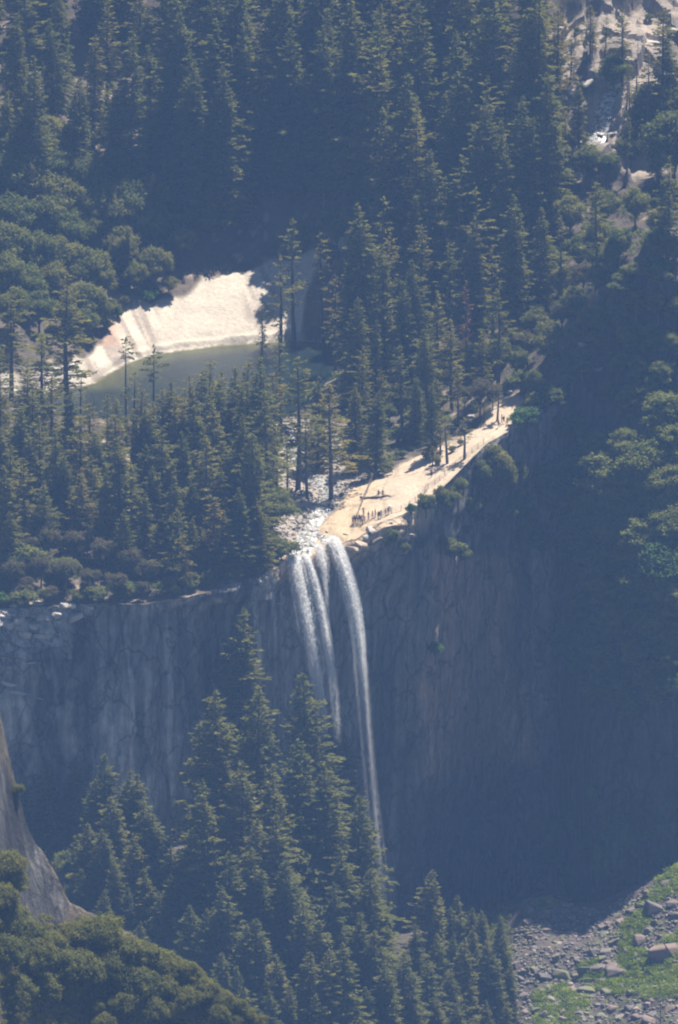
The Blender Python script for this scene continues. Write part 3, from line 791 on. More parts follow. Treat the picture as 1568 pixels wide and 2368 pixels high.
def bare_tree(name, h, seed, mat, spread=.16, nb=34, base=.3, curl=.25):
    rng = np.random.default_rng(seed)
    tb = Tubes(); br = Tubes()
    zz = np.linspace(-1.5, h, 10)
    tb.add(np.c_[.2 * np.sin(zz * .15), .15 * np.cos(zz * .1), zz], (h * .010 + .06) * np.clip(1 - zz / h, .06, 1) ** .8, 6)
    for b in range(nb):
        u = rng.uniform(base, .98); az = rng.uniform(0, 6.28); L = h * spread * (1.05 - u * .8) * rng.uniform(.5, 1.2)
        p = np.array([.2 * math.sin(u * h * .15), 0, u * h]); d = np.array([math.cos(az), math.sin(az), rng.uniform(-.2, .5)])
        br.add([p, p + d * L * .5 + [0, 0, curl * L * .1], p + d * L + [0, 0, curl * L * .4]], [.07, .045, .02], 3)
        for k in range(3):
            q = p + d * L * rng.uniform(.4, .95); e = unit(d + rng.normal(0, .7, 3))
            br.add([q, q + e * L * .3], [.035, .015], 3)
    return tb.mesh(name + '_trunk', mat), br.mesh(name + '_branches', mat)

SPEC = {}
for i in range(5): SPEC['fir', i] = conifer('fir', 50, 5.9, .05, 100 + i, M_fir, 1.0, .38, .45, .62, 4.6)
for i in range(4): SPEC['slim', i] = conifer('slim_fir', 42, 3.9, .06, 200 + i, M_fir, 1.0, .30, .5, .58, 4.8)
for i in range(5): SPEC['pine', i] = conifer('pine', 44, 4.7, .26, 300 + i, M_pine, .8, .12, .85, .62, 4.6, .25, .5, .75)
for i in range(3): SPEC['thin', i] = conifer('thin_pine', 34, 3.1, .36, 400 + i, M_pine, .6, .1, .9, .58, 4.2, .4, .4, .8)
SPEC['top', 0] = conifer('tufted_pine', 30, 3.6, .72, 450, M_pine, .7, .0, .8, .62, 4.4, .3, .9, .7)
SPEC['top', 1] = conifer('tufted_pine', 30, 3.0, .80, 451, M_pine, .7, .0, .8, .62, 4.4, .3, .9, .7)
SPEC['red', 0] = conifer('red_pine', 36, 3.7, .25, 500, M_red, .7, .2, .8, .5, 3.6, .35, .3, .8)
SPEC['spire', 0] = conifer('dark_spire', 24, 2.3, .12, 510, M_fir, .9, .3, .8, .5, 5.0, .2, .2, .6)
for i in range(4): SPEC['oak', i] = broadleaf('oak', 15, 7.0, 600 + i, M_oak, 34, .42, 300, .2)
for i in range(2): SPEC['brownoak', i] = broadleaf('brown_oak', 13, 6.0, 620 + i, foliage_material('sere_leaves', [(.12, .10, .06), (.10, .09, .05)], .35) if i == 0 else SPEC['brownoak', 0][1].materials[0], 30, .36, 150, .3)
for i in range(3): SPEC['laurel', i] = broadleaf('laurel', 17, 5.2, 640 + i, M_shade, 40, .36, 240, .12)
for i in range(2): SPEC['maple', i] = broadleaf('maple', 13, 6.2, 660 + i, M_bright, 40, .36, 240, .12)
for i in range(3): SPEC['shrub', i] = broadleaf('shrub', 4.5, 3.6, 680 + i, M_oak, 16, .32, 190, .08)
for i in range(3): SPEC['greenshrub', i] = broadleaf('green_shrub', 3.2, 2.6, 690 + i, M_bright, 12, .26, 150, .05)
for i in range(4): SPEC['chaparral', i] = broadleaf('chaparral', 8, 5.6, 700 + i, M_fgoak, 40, .30, 380, .1)
SPEC['snag', 0] = bare_tree('snag', 26, 720, M_greybark)
SPEC['snag', 1] = bare_tree('snag', 22, 721, M_bark, .14, 40)
SPEC['scrag', 0] = bare_tree('scrag', 7, 730, M_greybark, .55, 46, .1, .8)
NATH = {'fir': 50, 'slim': 42, 'pine': 44, 'thin': 34, 'top': 30, 'red': 36, 'spire': 24, 'oak': 15, 'brownoak': 13, 'laurel': 17, 'maple': 13, 'shrub': 4.5, 'greenshrub': 3.2, 'chaparral': 8, 'snag': 26, 'scrag': 7}
NCOUNT = {}
for (k, i) in SPEC: NCOUNT[k] = NCOUNT.get(k, 0) + 1
INFO = {'fir': ('fir_tree', 'fir tree'), 'slim': ('fir_tree', 'fir tree'), 'pine': ('pine_tree', 'pine tree'), 'thin': ('pine_tree', 'pine tree'), 'top': ('pine_tree', 'pine tree'), 'red': ('pine_tree', 'pine tree'),
        'spire': ('fir_tree', 'fir tree'), 'oak': ('oak_tree', 'tree'), 'brownoak': ('oak_tree', 'tree'), 'laurel': ('broadleaf_tree', 'tree'), 'maple': ('broadleaf_tree', 'tree'),
        'shrub': ('shrub', 'shrub'), 'greenshrub': ('shrub', 'shrub'), 'chaparral': ('chaparral_bush', 'bush'), 'snag': ('dead_tree', 'dead tree'), 'scrag': ('dead_shrub', 'dead shrub')}
placed = []
rs = random.Random(5)
def plant(kind, dx, dy, h=None, which=('up', 'wall', 'front'), label=None, group=None, wide=1., var=None, base_at=False, zone=None, sink=0, out=0):
    """a plant whose tip is seen at (dx, dy) and whose foot stands on the land below it"""
    h = h or NATH[kind] * rs.uniform(.85, 1.1)
    if zone == 'upper forest':      # keep the trees off the bare apron below the wood
        lim = 470 if 520 < dx < 830 else 545 if 385 < dx <= 520 else 9999
        h = max(10, min(h, (lim - dy) / 9.76))
    pm = FPX / D0 if 'near' not in which else FPX / 1990
    by = dy if base_at else dy + h * .966 * pm
    q = land(dx, by, which)
    if q is None: return None
    p = q[0]
    for _ in range(0 if base_at else 3):        # correct for the slope of the land
        tx, tyy = to_px((p.x, p.y, p.z + h))
        by += (dy - tyy); q = land(dx + (dx - tx), by, which)
        if q is None: return None
        p = q[0]
    if out: p = p + Vector((0, -out, -out * .27))
    s = h / NATH[kind]
    v = rs.randrange(NCOUNT[kind]) if var is None else var
    nm, cat = INFO[kind]
    w = s * wide * rs.uniform(.94, 1.08) * {'fir': 1.38, 'slim': 1.5, 'pine': 1.5, 'thin': 1.4}.get(kind, 1.)
    o = root(nm, (p.x, p.y, p.z - sink), '', cat, group, rs.uniform(0, 6.28), (w, w, s))
    tm, cm = SPEC[kind, v]
    link('trunk', tm, o); br_ = link('branches' if kind in ('snag', 'scrag') else ('foliage' if cat in ('shrub', 'bush') else 'crown'), cm, o)
    if kind in ('snag', 'scrag'): br_['kind'] = 'stuff'
    placed.append(dict(o=o, kind=kind, x=dx, y=by if base_at else dy, h=h, label=label, zone=zone, land=q[3]))
    return o

# --- upper forest: rows of tall firs, from the back of the hill to the front
def in_poly(x, y, poly): return bool(inside(np.array([float(x)]), np.array([float(y)]), poly)[0])
CLEAR = [(1255, -60), (1255, 430), (1340, 470), (1640, 420), (1640, -60)]      # the open cascade ground
U = 'upper forest'
def row(yc, x0, x1, dx, kinds, hr, jy=30, zone=U, skip=None):
    x = x0
    while x < x1:
        tx = x + rs.uniform(-.3, .3) * dx; tyy = yc(tx) if callable(yc) else yc
        tyy += rs.uniform(-jy, jy)
        if not (skip and skip(tx, tyy)):
            hh = rs.uniform(*hr)
            if tx < 385: hh = rs.uniform(24, 31) if tyy < 180 else min(hh, 24)
            plant(rs.choice(kinds), tx, tyy, hh, ('up',), group='conifers of the upper forest', zone=zone, wide=1.12)
        x += dx
sk = lambda x, y: in_poly(x, y, CLEAR)
row(-250, -30, 1270, 90, ['fir', 'fir', 'slim'], (40, 52), 40)
row(-150, -30, 1270, 84, ['fir', 'fir', 'slim'], (40, 52), 40)
row(-40, -30, 1280, 84, ['fir', 'slim', 'pine'], (40, 52), 40)
row(50, -30, 1270, 88, ['fir', 'slim', 'fir'], (40, 52), 40)
row(140, -20, 1260, 90, ['fir', 'slim', 'pine'], (38, 48), 40)
row(215, 10, 700, 88, ['fir', 'slim', 'pine'], (26, 30), 30)
row(300, -10, 390, 62, ['fir', 'slim', 'pine'], (14, 18), 30)
row(330, 400, 560, 62, ['fir', 'slim', 'pine'], (15, 20), 30)
row(230, 780, 1260, 84, ['pine', 'slim', 'fir'], (34, 42), 35)
row(330, 800, 1560, 90, ['pine', 'slim', 'fir', 'thin'], (32, 40), 35, skip=sk)
row(430, 800, 1560, 80, ['pine', 'slim', 'thin'], (28, 36), 30, skip=sk)
for (x, y, h, k) in [(75, 125, 40, 'fir'), (300, 68, 44, 'fir'), (420, 200, 40, 'slim'), (515, 150, 46, 'fir'), (598, 250, 30, 'slim'), (655, 170, 42, 'slim'), (740, 60, 50, 'fir'), (215, 370, 14, 'fir'),
                     (965, 240, 38, 'pine'), (880, 10, 46, 'fir'), (1105, 290, 34, 'pine'), (1160, 280, 34, 'slim'), (1222, 272, 34, 'fir'), (650, 330, 26, 'slim'), (470, 280, 36, 'pine'), (680, 345, 30, 'slim')]:
    plant(k, x, y, h, ('up',), zone=U, group='conifers of the upper forest')
for (x, y, h, v) in [(748, 430, 22, 0), (560, 120, 24, 0), (1195, 190, 22, 1), (905, 330, 20, 1), (330, 150, 20, 0), (1130, 420, 20, 0), (1010, 300, 22, 1), (200, 90, 22, 1)]:
    plant('snag', x, y, h, ('up',), zone=U, group='dead standing trees of the upper forest', var=v)
# --- trees along the top edge of the apron, and the shade bank over it
for (x, y, h, k) in [(440, 250, 30, 'fir'), (500, 260, 29, 'fir'), (560, 230, 27, 'fir'), (600, 200, 24, 'slim'), (430, 400, 15, 'pine'), (470, 420, 12, 'oak'), (540, 340, 18, 'fir'),  (350, 400, 19, 'fir'), (390, 330, 24, 'fir'), (640, 270, 12, 'fir'), (525, 440, 8, 'slim'), (480, 490, 7, 'oak'), (420, 520, 9, 'oak'), 
                     (390, 630, 6, 'oak'), (258, 690, 4, 'shrub'), (272, 712, 2.5, 'greenshrub'), (246, 735, 3, 'shrub'), (290, 680, 3, 'shrub'), (345, 668, 3.5, 'greenshrub'), (310, 600, 9, 'oak'), (360, 560, 12, 'oak'), (300, 520, 16, 'fir')]:
    plant(k, x, y, h, ('up',), zone='bank above the pale granite apron', group='trees on the bank above the granite apron')
# --- rounded oaks on the left bank
for (x, y, h) in [(15, 330, 15), (50, 345, 15), (130, 385, 16), (75, 385, 14), (240, 405, 15), (300, 395, 17), (345, 400, 14), (200, 420, 14), (30, 430, 15), (100, 440, 16), (150, 470, 15), (260, 450, 15), (330, 460, 13), (20, 500, 15), (80, 520, 15),
                  (140, 540, 14), (190, 480, 12), (280, 520, 13), (10, 580, 14), (60, 600, 14), (120, 600, 12), (205, 565, 15), (235, 600, 11), (30, 660, 12), (200, 640, 13), (240, 690, 8), (90, 670, 11), (150, 680, 10), (365, 470, 12), (200, 710, 9), (130, 300, 14), (100, 330, 13), (165, 330, 14), (200, 350, 13), (50, 300, 14), (0, 290, 13), (110, 260, 13), (60, 250, 12), (160, 275, 13)]:
    plant('oak', x, y, h, ('up',), zone='left bank above the pool', group='rounded oaks on the left bank')
# --- conifers between the pool and the cliff
for (x, y, h, k) in [(150, 635, 38, 'pine'), (25, 680, 26, 'pine'), (100, 775, 30, 'pine'), (0, 800, 24, 'pine'), (60, 850, 24, 'pine'), (40, 945, 24, 'fir'), (10, 1080, 24, 'slim'), (185, 860, 26, 'thin'),
                     (290, 778, 26, 'top'), (350, 798, 28, 'top'), (245, 905, 20, 'thin'), (305, 860, 24, 'thin'), (372, 900, 24, 'pine'), (420, 900, 22, 'thin'), (470, 860, 24, 'pine'), (515, 880, 26, 'slim'), (540, 930, 20, 'pine'),
                     (605, 697, 14, 'spire'), (650, 590, 28, 'thin'), (680, 500, 33, 'thin'), (745, 530, 28, 'thin'), (600, 828, 34, 'slim'), (650, 770, 26, 'thin'), (690, 822, 32, 'pine'), (735, 870, 22, 'slim'), (765, 885, 28, 'pine'),
                     (822, 893, 20, 'fir'), (868, 905, 20, 'fir'), (90, 960, 24, 'pine'), (130, 1000, 24, 'slim'), (180, 960, 26, 'pine'), (225, 1000, 22, 'fir'), (280, 1010, 28, 'slim'), (330, 1030, 22, 'fir'), (375, 985, 26, 'pine'), (430, 1000, 26, 'slim'),
                     (480, 1010, 28, 'pine'), (555, 960, 32, 'fir'), (520, 1040, 24, 'slim'), (590, 1000, 30, 'fir'), (630, 1120, 12, 'oak'), (620, 900, 30, 'pine'), (245, 1100, 20, 'fir'), (400, 1100, 22, 'slim'), (450, 1110, 20, 'fir'), (490, 1150, 18, 'pine'),
                     (55, 1060, 24, 'pine'), (100, 1110, 18, 'pine'), (185, 1080, 20, 'pine'), (330, 1140, 18, 'slim'), (290, 1180, 16, 'fir'), (560, 1130, 20, 'slim'), (600, 1150, 17, 'fir'), (525, 1180, 16, 'slim'), (20, 1180, 16, 'fir'),
                     (410, 1180, 18, 'pine'), (450, 1200, 14, 'fir'), (360, 1210, 12, 'pine'), (575, 1210, 12, 'slim'), (430, 1255, 12, 'red'), (500, 1240, 10, 'pine'), (5, 990, 22, 'fir'), (345, 940, 22, 'fir'), (395, 880, 24, 'slim'), (440, 870, 24, 'pine'), (490, 890, 24, 'pine'), (560, 900, 26, 'slim'), (325, 900, 22, 'pine'), (355, 930, 20, 'pine'), (420, 950, 20, 'fir'), (530, 900, 24, 'pine'), (585, 930, 24, 'pine'), (270, 920, 20, 'pine'), (635, 860, 28, 'pine'), (455, 905, 24, 'slim'), (405, 915, 22, 'pine'), (480, 835, 28, 'pine'), (545, 850, 28, 'slim'), (575, 835, 28, 'pine'), (515, 860, 26, 'pine'), (500, 960, 22, 'pine'), (640, 985, 20, 'thin'), (665, 1010, 16, 'thin'), (710, 960, 20, 'thin'), (75, 900, 22, 'pine'), (160, 900, 22, 'slim'), (210, 930, 22, 'pine'), (265, 960, 24, 'pine'), (315, 960, 20, 'slim'), (400, 930, 22, 'pine'), (450, 940, 24, 'slim'), (495, 930, 26, 'pine'), (575, 880, 28, 'pine'), (150, 1050, 20, 'fir'), (210, 1050, 20, 'pine'), (305, 1075, 20, 'pine'), (355, 1080, 20, 'fir'), (465, 1050, 22, 'pine'), (505, 1090, 20, 'fir'), (550, 1060, 22, 'pine'), (0, 900, 24, 'pine'), (115, 870, 22, 'pine'), (335, 1085, 14, 'thin'), (580, 1080, 20, 'pine'), (610, 1050, 18, 'slim'), (395, 1060, 18, 'pine'), (435, 1150, 14, 'pine'), (70, 1010, 20, 'slim'), (20, 1030, 20, 'pine')]:
    plant(k, x, y, h, ('up',), zone='grove between the green pool and the cliff', group='conifers between the pool and the cliff', wide=1.12 if k in ('thin', 'spire') else 1.25 if h > 24 else 1.35)
for (x, y, h) in [(135, 1115, 12), (175, 1140, 11), (80, 1170, 11), (110, 1210, 10), (60, 1230, 9), (180, 1220, 9), (220, 1160, 10), (30, 1290, 8), (95, 1280, 8), (150, 1290, 8), (240, 1240, 9), (300, 1260, 9), (345, 1290, 8), (210, 1310, 7), (270, 1320, 7), (380, 1250, 8), (330, 1340, 5), (390, 1330, 5), (60, 1330, 5)]:
    plant('brownoak' if (x + y) % 5 == 0 else 'oak', x, y, h, ('up',), zone='left rim of the cliff', group='oaks along the left rim', wide=1.0)
for i in range(64):
    x = rs.uniform(-10, 640); y = rs.uniform(985, 1290)
    if x > 560 and y > 1120: continue
    plant(rs.choice(['oak', 'oak', 'shrub', 'brownoak']), x, y, rs.uniform(4.5, 8), ('up',), zone='undergrowth between the pool and the cliff', group='low oaks under the conifers', wide=1.15)
for (x, y, h) in [(20, 1375, 2.6), (120, 1360, 2.4), (180, 1368, 2.6), (230, 1355, 3), (290, 1362, 2.6), (340, 1368, 3), (400, 1350, 3), (440, 1335, 3), (480, 1325, 3), (540, 1310, 3), (590, 1290, 3), (630, 1260, 3.4), (620, 1235, 5)]:
    plant('shrub', x, y, h, ('up',), zone='left rim of the cliff', group='low shrubs along the rim')
for i in range(44):
    x = rs.uniform(-10, 650); yy = float(np.interp(x, [0, 300, 430, 520, 600, 650], [1408, 1395, 1380, 1358, 1335, 1300]))
    plant(rs.choice(['shrub', 'shrub', 'oak', 'brownoak', 'greenshrub']), x, yy - rs.uniform(22, 60), rs.uniform(2.5, 5.5), ('up',), zone='left rim of the cliff', group='low shrubs along the rim', wide=1.3)
# --- forest to the right of the pool
for (x, y, h, k) in [(845, 470, 40, 'fir'), (890, 565, 32, 'slim'), (965, 600, 30, 'fir'), (1015, 675, 28, 'pine'), (1080, 650, 24, 'red'), (1155, 670, 24, 'pine'), (812, 560, 32, 'slim'), (930, 650, 28, 'slim'), (990, 760, 24, 'fir'), (1045, 740, 22, 'pine'),
                     (775, 640, 24, 'thin'), (820, 690, 26, 'fir'), (870, 740, 22, 'slim'), (930, 800, 20, 'pine'), (1000, 885, 18, 'slim'), (960, 870, 16, 'fir'), (1115, 760, 16, 'pine'), (900, 540, 26, 'pine'), (1040, 560, 26, 'pine'), (980, 520, 26, 'pine'), (1100, 520, 26, 'slim'),
                     (1200, 510, 24, 'red'), (1250, 480, 26, 'slim'), (1380, 420, 26, 'pine'), (1300, 500, 22, 'thin'), (1480, 480, 22, 'thin'), (1545, 360, 26, 'pine'), (1190, 600, 20, 'pine'), (1140, 570, 24, 'thin'), (1060, 850, 14, 'thin'), (880, 850, 14, 'pine'), (840, 800, 20, 'pine')]:
    plant(k, x, y, h, ('up',), zone='wood right of the green pool', group='conifers right of the pool', wide=1.15)
for (x, y, h, k, w) in [(1270, 735, 13, 'oak', .9), (1330, 660, 10, 'oak', 1), (1440, 612, 9, 'oak', 1.), (1385, 600, 9, 'oak', 1), (1300, 610, 10, 'oak', 1), (1230, 640, 10, 'brownoak', 1), (1340, 540, 10, 'oak', 1), (1430, 520, 10, 'oak', 1), (1500, 560, 9, 'oak', 1), (1550, 600, 8, 'oak', 1), (1270, 560, 10, 'oak', 1), (1380, 500, 10, 'oak', 1),
                        (1530, 470, 10, 'oak', 1), (1350, 600, 9, 'brownoak', 1), (1410, 560, 9, 'oak', 1), (1460, 570, 9, 'oak', 1), (1520, 520, 10, 'oak', 1), (1560, 540, 9, 'oak', 1), (1480, 610, 7, 'oak', 1.2), (1530, 615, 7, 'oak', 1.2), (1320, 450, 11, 'oak', 1), (1240, 700, 9, 'oak', 1), (1300, 690, 9, 'brownoak', 1), (1360, 700, 8, 'oak', 1), (1150, 780, 8, 'oak', 1), (1220, 760, 9, 'brownoak', 1), (1330, 740, 7, 'oak', 1),
                        (1090, 800, 9, 'oak', 1), (1060, 780, 8, 'brownoak', 1), (1010, 900, 7, 'oak', .9), (950, 900, 6, 'oak', 1), (900, 930, 5, 'oak', 1), (738, 535, 8, 'oak', .8), (780, 500, 9, 'oak', .9), (765, 555, 8, 'oak', .8), (812, 470, 10, 'oak', 1), (800, 600, 8, 'oak', .8), (755, 470, 9, 'oak', 1), (700, 505, 8, 'oak', .9), (860, 985, 4, 'shrub', 1.2), (810, 1020, 4, 'shrub', 1.2), (920, 990, 4, 'shrub', 1.2), (970, 970, 4, 'shrub', 1.2),
                        (1470, 430, 10, 'oak', 1), (1400, 430, 11, 'oak', 1), (1110, 870, 9.5, 'brownoak', .9), (1075, 885, 8, 'brownoak', .8), (1140, 880, 7, 'brownoak', .8), (1235, 850, 8, 'oak', .8), (1375, 805, 5, 'oak', .9), (1195, 800, 8, 'oak', 1), (1400, 700, 7, 'oak', 1), (1180, 720, 10, 'brownoak', .8), (1335, 800, 6, 'oak', .7), (1245, 905, 4.5, 'shrub', 1), (1270, 925, 3, 'shrub', 1), (1205, 860, 5, 'shrub', 1), (1410, 650, 6, 'oak', 1), (1440, 625, 5, 'oak', 1.2), (1395, 730, 5, 'oak', 1), (1380, 770, 4, 'shrub', 1), (1420, 640, 4, 'shrub', 1.2), (1490, 630, 5, 'shrub', 1.3), (1545, 632, 5, 'shrub', 1.3), (1355, 760, 5, 'oak', 1)]:
    plant(k, x, y, h, ('up',), zone='right hand ridge', group='broadleaf trees on the right ridge', wide=w)
for (x, y, h, k) in [(1000, 1030, 5, 'thin'), (1035, 965, 11, 'thin'), (1075, 965, 10, 'thin'), (1150, 885, 9, 'thin'), (1020, 975, 8, 'thin'), (1300, 830, 10, 'thin'), (1120, 920, 6, 'thin')]:
    plant(k, x, y, h, ('up',), zone='granite ledge beside the falls', group='small pines on the granite ledge', wide=1.9)
for (x, y, h) in [(1010, 1055, 2), (1045, 1030, 1.6), (985, 1045, 1.8), (1065, 1015, 1.5), (1100, 965, 1.6), (900, 1065, 2.2), (870, 1085, 1.5), (930, 1040, 2), (1100, 935, 1.8)]:
    plant('shrub', x, y, h, ('up',), zone='granite ledge beside the falls', group='low shrubs on the granite ledge')
# --- open cascade ground, upper right
for (x, y, h, k) in [(1290, 20, 26, 'pine'), (1340, 190, 20, 'slim'), (1270, 130, 20, 'pine'), (1400, 40, 12, 'thin'), (1500, 120, 26, 'thin'), (1530, 20, 26, 'pine'), (1475, 60, 26, 'snag'), (1455, 110, 24, 'snag'), (1495, 150, 22, 'snag'), (1500, 265, 10, 'red'), (1560, 250, 20, 'oak'),
                     (1520, 290, 16, 'fir'), (1330, 30, 8, 'thin'), (1370, 60, 8, 'pine'), (1540, 190, 14, 'oak'), (1310, 260, 14, 'thin'), (1460, 300, 10, 'oak'), (1360, 330, 9, 'oak'), (1320, 80, 12, 'pine'), (1440, 20, 18, 'pine'), (1555, 90, 24, 'fir'), (1420, 120, 10, 'oak'), (1500, 190, 12, 'oak'), (1290, 180, 12, 'slim'), (1300, 290, 9, 'oak'), (1450, 160, 10, 'pine'), (1480, 230, 10, 'oak'), (1540, 60, 20, 'snag'), (1405, 350, 8, 'oak'), (1280, 60, 18, 'fir'), (1365, 10, 14, 'pine'), (1450, 270, 14, 'thin')]:
    plant(k, x, y, h, ('up',), zone='granite steps by the upper cascade', group='trees among the upper granite steps', wide=1.1)
for (x, y, h) in [(1335, 60, 1.8), (1400, 70, 1.6), (1430, 110, 1.6), (1420, 160, 1.8), (1490, 200, 1.8), (1350, 130, 1.4), (1300, 130, 1.6), (1470, 340, 2.4), (1420, 360, 2.4), (1530, 340, 2.5), (1370, 390, 2.5), (1330, 420, 2.5), (1500, 30, 2)]:
    plant('shrub', x, y, h, ('up',), zone='granite steps by the upper cascade', group='low shrubs among the granite steps')
# --- shrubs hanging over the right rim
for (x, y, h, k, w) in [(1140, 1012, 13, 'oak', .95), (1165, 1040, 12, 'oak', .8), (1110, 1050, 9, 'oak', .9), (1060, 1088, 8, 'oak', .95), (1205, 1110, 10, 'oak', .7), (1090, 1130, 7, 'oak', .9), (1210, 1180, 8, 'oak', .7), (1255, 1215, 6, 'shrub', 1), (985, 1128, 4.6, 'shrub', 1), (1020, 1110, 6, 'oak', .9), (1040, 1120, 5, 'shrub', 1), (1190, 1080, 12, 'oak', .5), (1225, 1150, 11, 'oak', .55), (1240, 1195, 7, 'oak', .6), (950, 1152, 2.5, 'greenshrub', 1), (1020, 1125, 3, 'greenshrub', 1),
                        (1110, 1160, 5, 'brownoak', .8), (1080, 1200, 4, 'brownoak', .8), (1150, 1180, 5, 'brownoak', .7), (1305, 1245, 3.5, 'shrub', .7), (910, 1210, 3.6, 'shrub', .9), (935, 1240, 3, 'shrub', .8), (895, 1230, 2.4, 'shrub', .8), (1052, 1240, 4.5, 'shrub', 1), (1030, 1225, 3.5, 'shrub', 1), (1075, 1255, 3.5, 'shrub', 1), (1006, 1470, 4, 'greenshrub', 1), (1180, 1140, 8, 'oak', .9), (1120, 1100, 8, 'oak', .9), (1200, 1050, 8, 'oak', .8)]:
    plant(k, x, y, h, ('up', 'wall'), zone='brink of the right hand cliff', group='shrubs and oaks on the brink of the right cliff', wide=w, out=2.2)
for i in range(46):      # scrub all along the ridge line
    t = i / 45 * 9.0; k = int(min(t, 8)); A = [(1130, 1005), (1200, 975), (1255, 945), (1310, 890), (1350, 845), (1385, 785), (1402, 720), (1430, 650), (1500, 632), (1568, 640)]
    x = A[k][0] + (A[k + 1][0] - A[k][0]) * (t - k) + rs.uniform(-14, 6); y = A[k][1] + (A[k + 1][1] - A[k][1]) * (t - k) + rs.uniform(-28, 0)
    if x > 1215 or rs.random() < .2: plant(rs.choice(['shrub', 'shrub', 'oak', 'greenshrub']), x, y - 15, rs.uniform(2, 4.5), ('up', 'wall'), zone='right hand ridge', group='scrub along the right ridge line', wide=1.3)
for (x, y, h) in [(1125, 1190, 5.5), (1150, 1205, 5), (1090, 1190, 4)]:
    plant('scrag', x, y, h, ('wall',), zone='brink of the right hand cliff', group='bleached dead shrubs on the right cliff', wide=1)
# --- shaded wood on the right hand wall
for (x, y, h, k) in [(1275, 1040, 17, 'laurel'), (1300, 1110, 12, 'laurel'), (1380, 975, 14, 'laurel'), (1395, 1030, 20, 'laurel'), (1490, 985, 22, 'laurel'), (1545, 890, 20, 'laurel'), (1530, 1050, 18, 'laurel'), (1560, 960, 18, 'laurel'), (1440, 1060, 18, 'laurel'), (1365, 1120, 16, 'laurel'), (1560, 1150, 18, 'laurel'),
                     (1480, 1180, 18, 'laurel'), (1420, 1170, 16, 'laurel'), (1375, 1260, 15, 'laurel'), (1395, 1310, 14, 'laurel'), (1540, 1230, 16, 'maple'), (1480, 1290, 16, 'laurel'), (1560, 1330, 15, 'laurel'), (1430, 1370, 14, 'laurel'), (1510, 1380, 15, 'laurel'), (1340, 1430, 12, 'maple'), (1300, 1465, 6, 'maple'),
                     (1400, 1470, 12, 'laurel'), (1470, 1460, 12, 'laurel'), (1540, 1480, 13, 'laurel'), (1370, 1560, 9, 'laurel'), (1440, 1560, 10, 'laurel'), (1290, 950, 8, 'laurel'), (1440, 900, 6, 'laurel'), (1500, 860, 8, 'laurel'), (1430, 690, 9, 'laurel'), (1470, 660, 8, 'laurel'), (1520, 660, 9, 'laurel'), (1560, 670, 9, 'laurel'), (1450, 740, 9, 'laurel'), (1500, 740, 10, 'laurel'), (1550, 750, 10, 'laurel'), (1430, 800, 9, 'laurel'), (1480, 810, 10, 'laurel'), (1530, 820, 10, 'laurel'), (1410, 870, 8, 'laurel'), (1460, 880, 9, 'laurel'), (1340, 960, 7, 'laurel'), (1320, 1180, 9, 'laurel'), (1345, 1240, 9, 'laurel'), (1520, 1560, 9, 'laurel'), (1460, 1600, 8, 'laurel'), (1560, 1540, 9, 'maple'), (1400, 1560, 8, 'laurel'), (1350, 1350, 12, 'laurel'), (1360, 1180, 12, 'laurel'), (1410, 1240, 14, 'laurel'), (1450, 1120, 14, 'laurel'), (1510, 1140, 15, 'laurel'), (1520, 1300, 15, 'laurel'), (1450, 1330, 13, 'laurel'), (1480, 1400, 12, 'laurel'), (1550, 1420, 13, 'laurel'), (1400, 1400, 11, 'maple'), (1370, 1450, 11, 'maple'), (1350, 1500, 8, 'maple'), (1420, 1510, 10, 'laurel'), (1500, 1520, 10, 'laurel'), (1340, 1100, 12, 'laurel'), (1410, 1100, 14, 'laurel'), (1565, 1040, 16, 'laurel'), (1490, 1080, 14, 'laurel'), (1530, 1180, 14, 'laurel'), (1330, 1020, 10, 'laurel'), (1440, 980, 12, 'laurel')]:
    plant(k, x, y, h, ('wall', 'front'), zone='shaded wall on the right', group='trees clinging to the shaded right wall', wide=1.3)
for (x, y, h, k) in [(1290, 1870, 8, 'maple'), (1270, 1935, 6, 'maple'), (1320, 1850, 7, 'maple'), (1300, 1960, 6, 'maple'), (1245, 2010, 3.5, 'greenshrub'), (1370, 1800, 5, 'maple'), (1350, 1940, 3, 'greenshrub'), (1500, 1900, 3, 'greenshrub'), (1480, 1945, 3, 'greenshrub'), (1560, 1820, 5, 'maple'), (1430, 1860, 4, 'maple'), (1250, 2060, 2.4, 'greenshrub'), (1400, 1900, 4, 'maple'), (1530, 1960, 4, 'maple')]:
    plant(k, x, y, h, ('wall', 'front'), zone='foot of the right wall', group='leafy trees at the head of the talus', out=3)
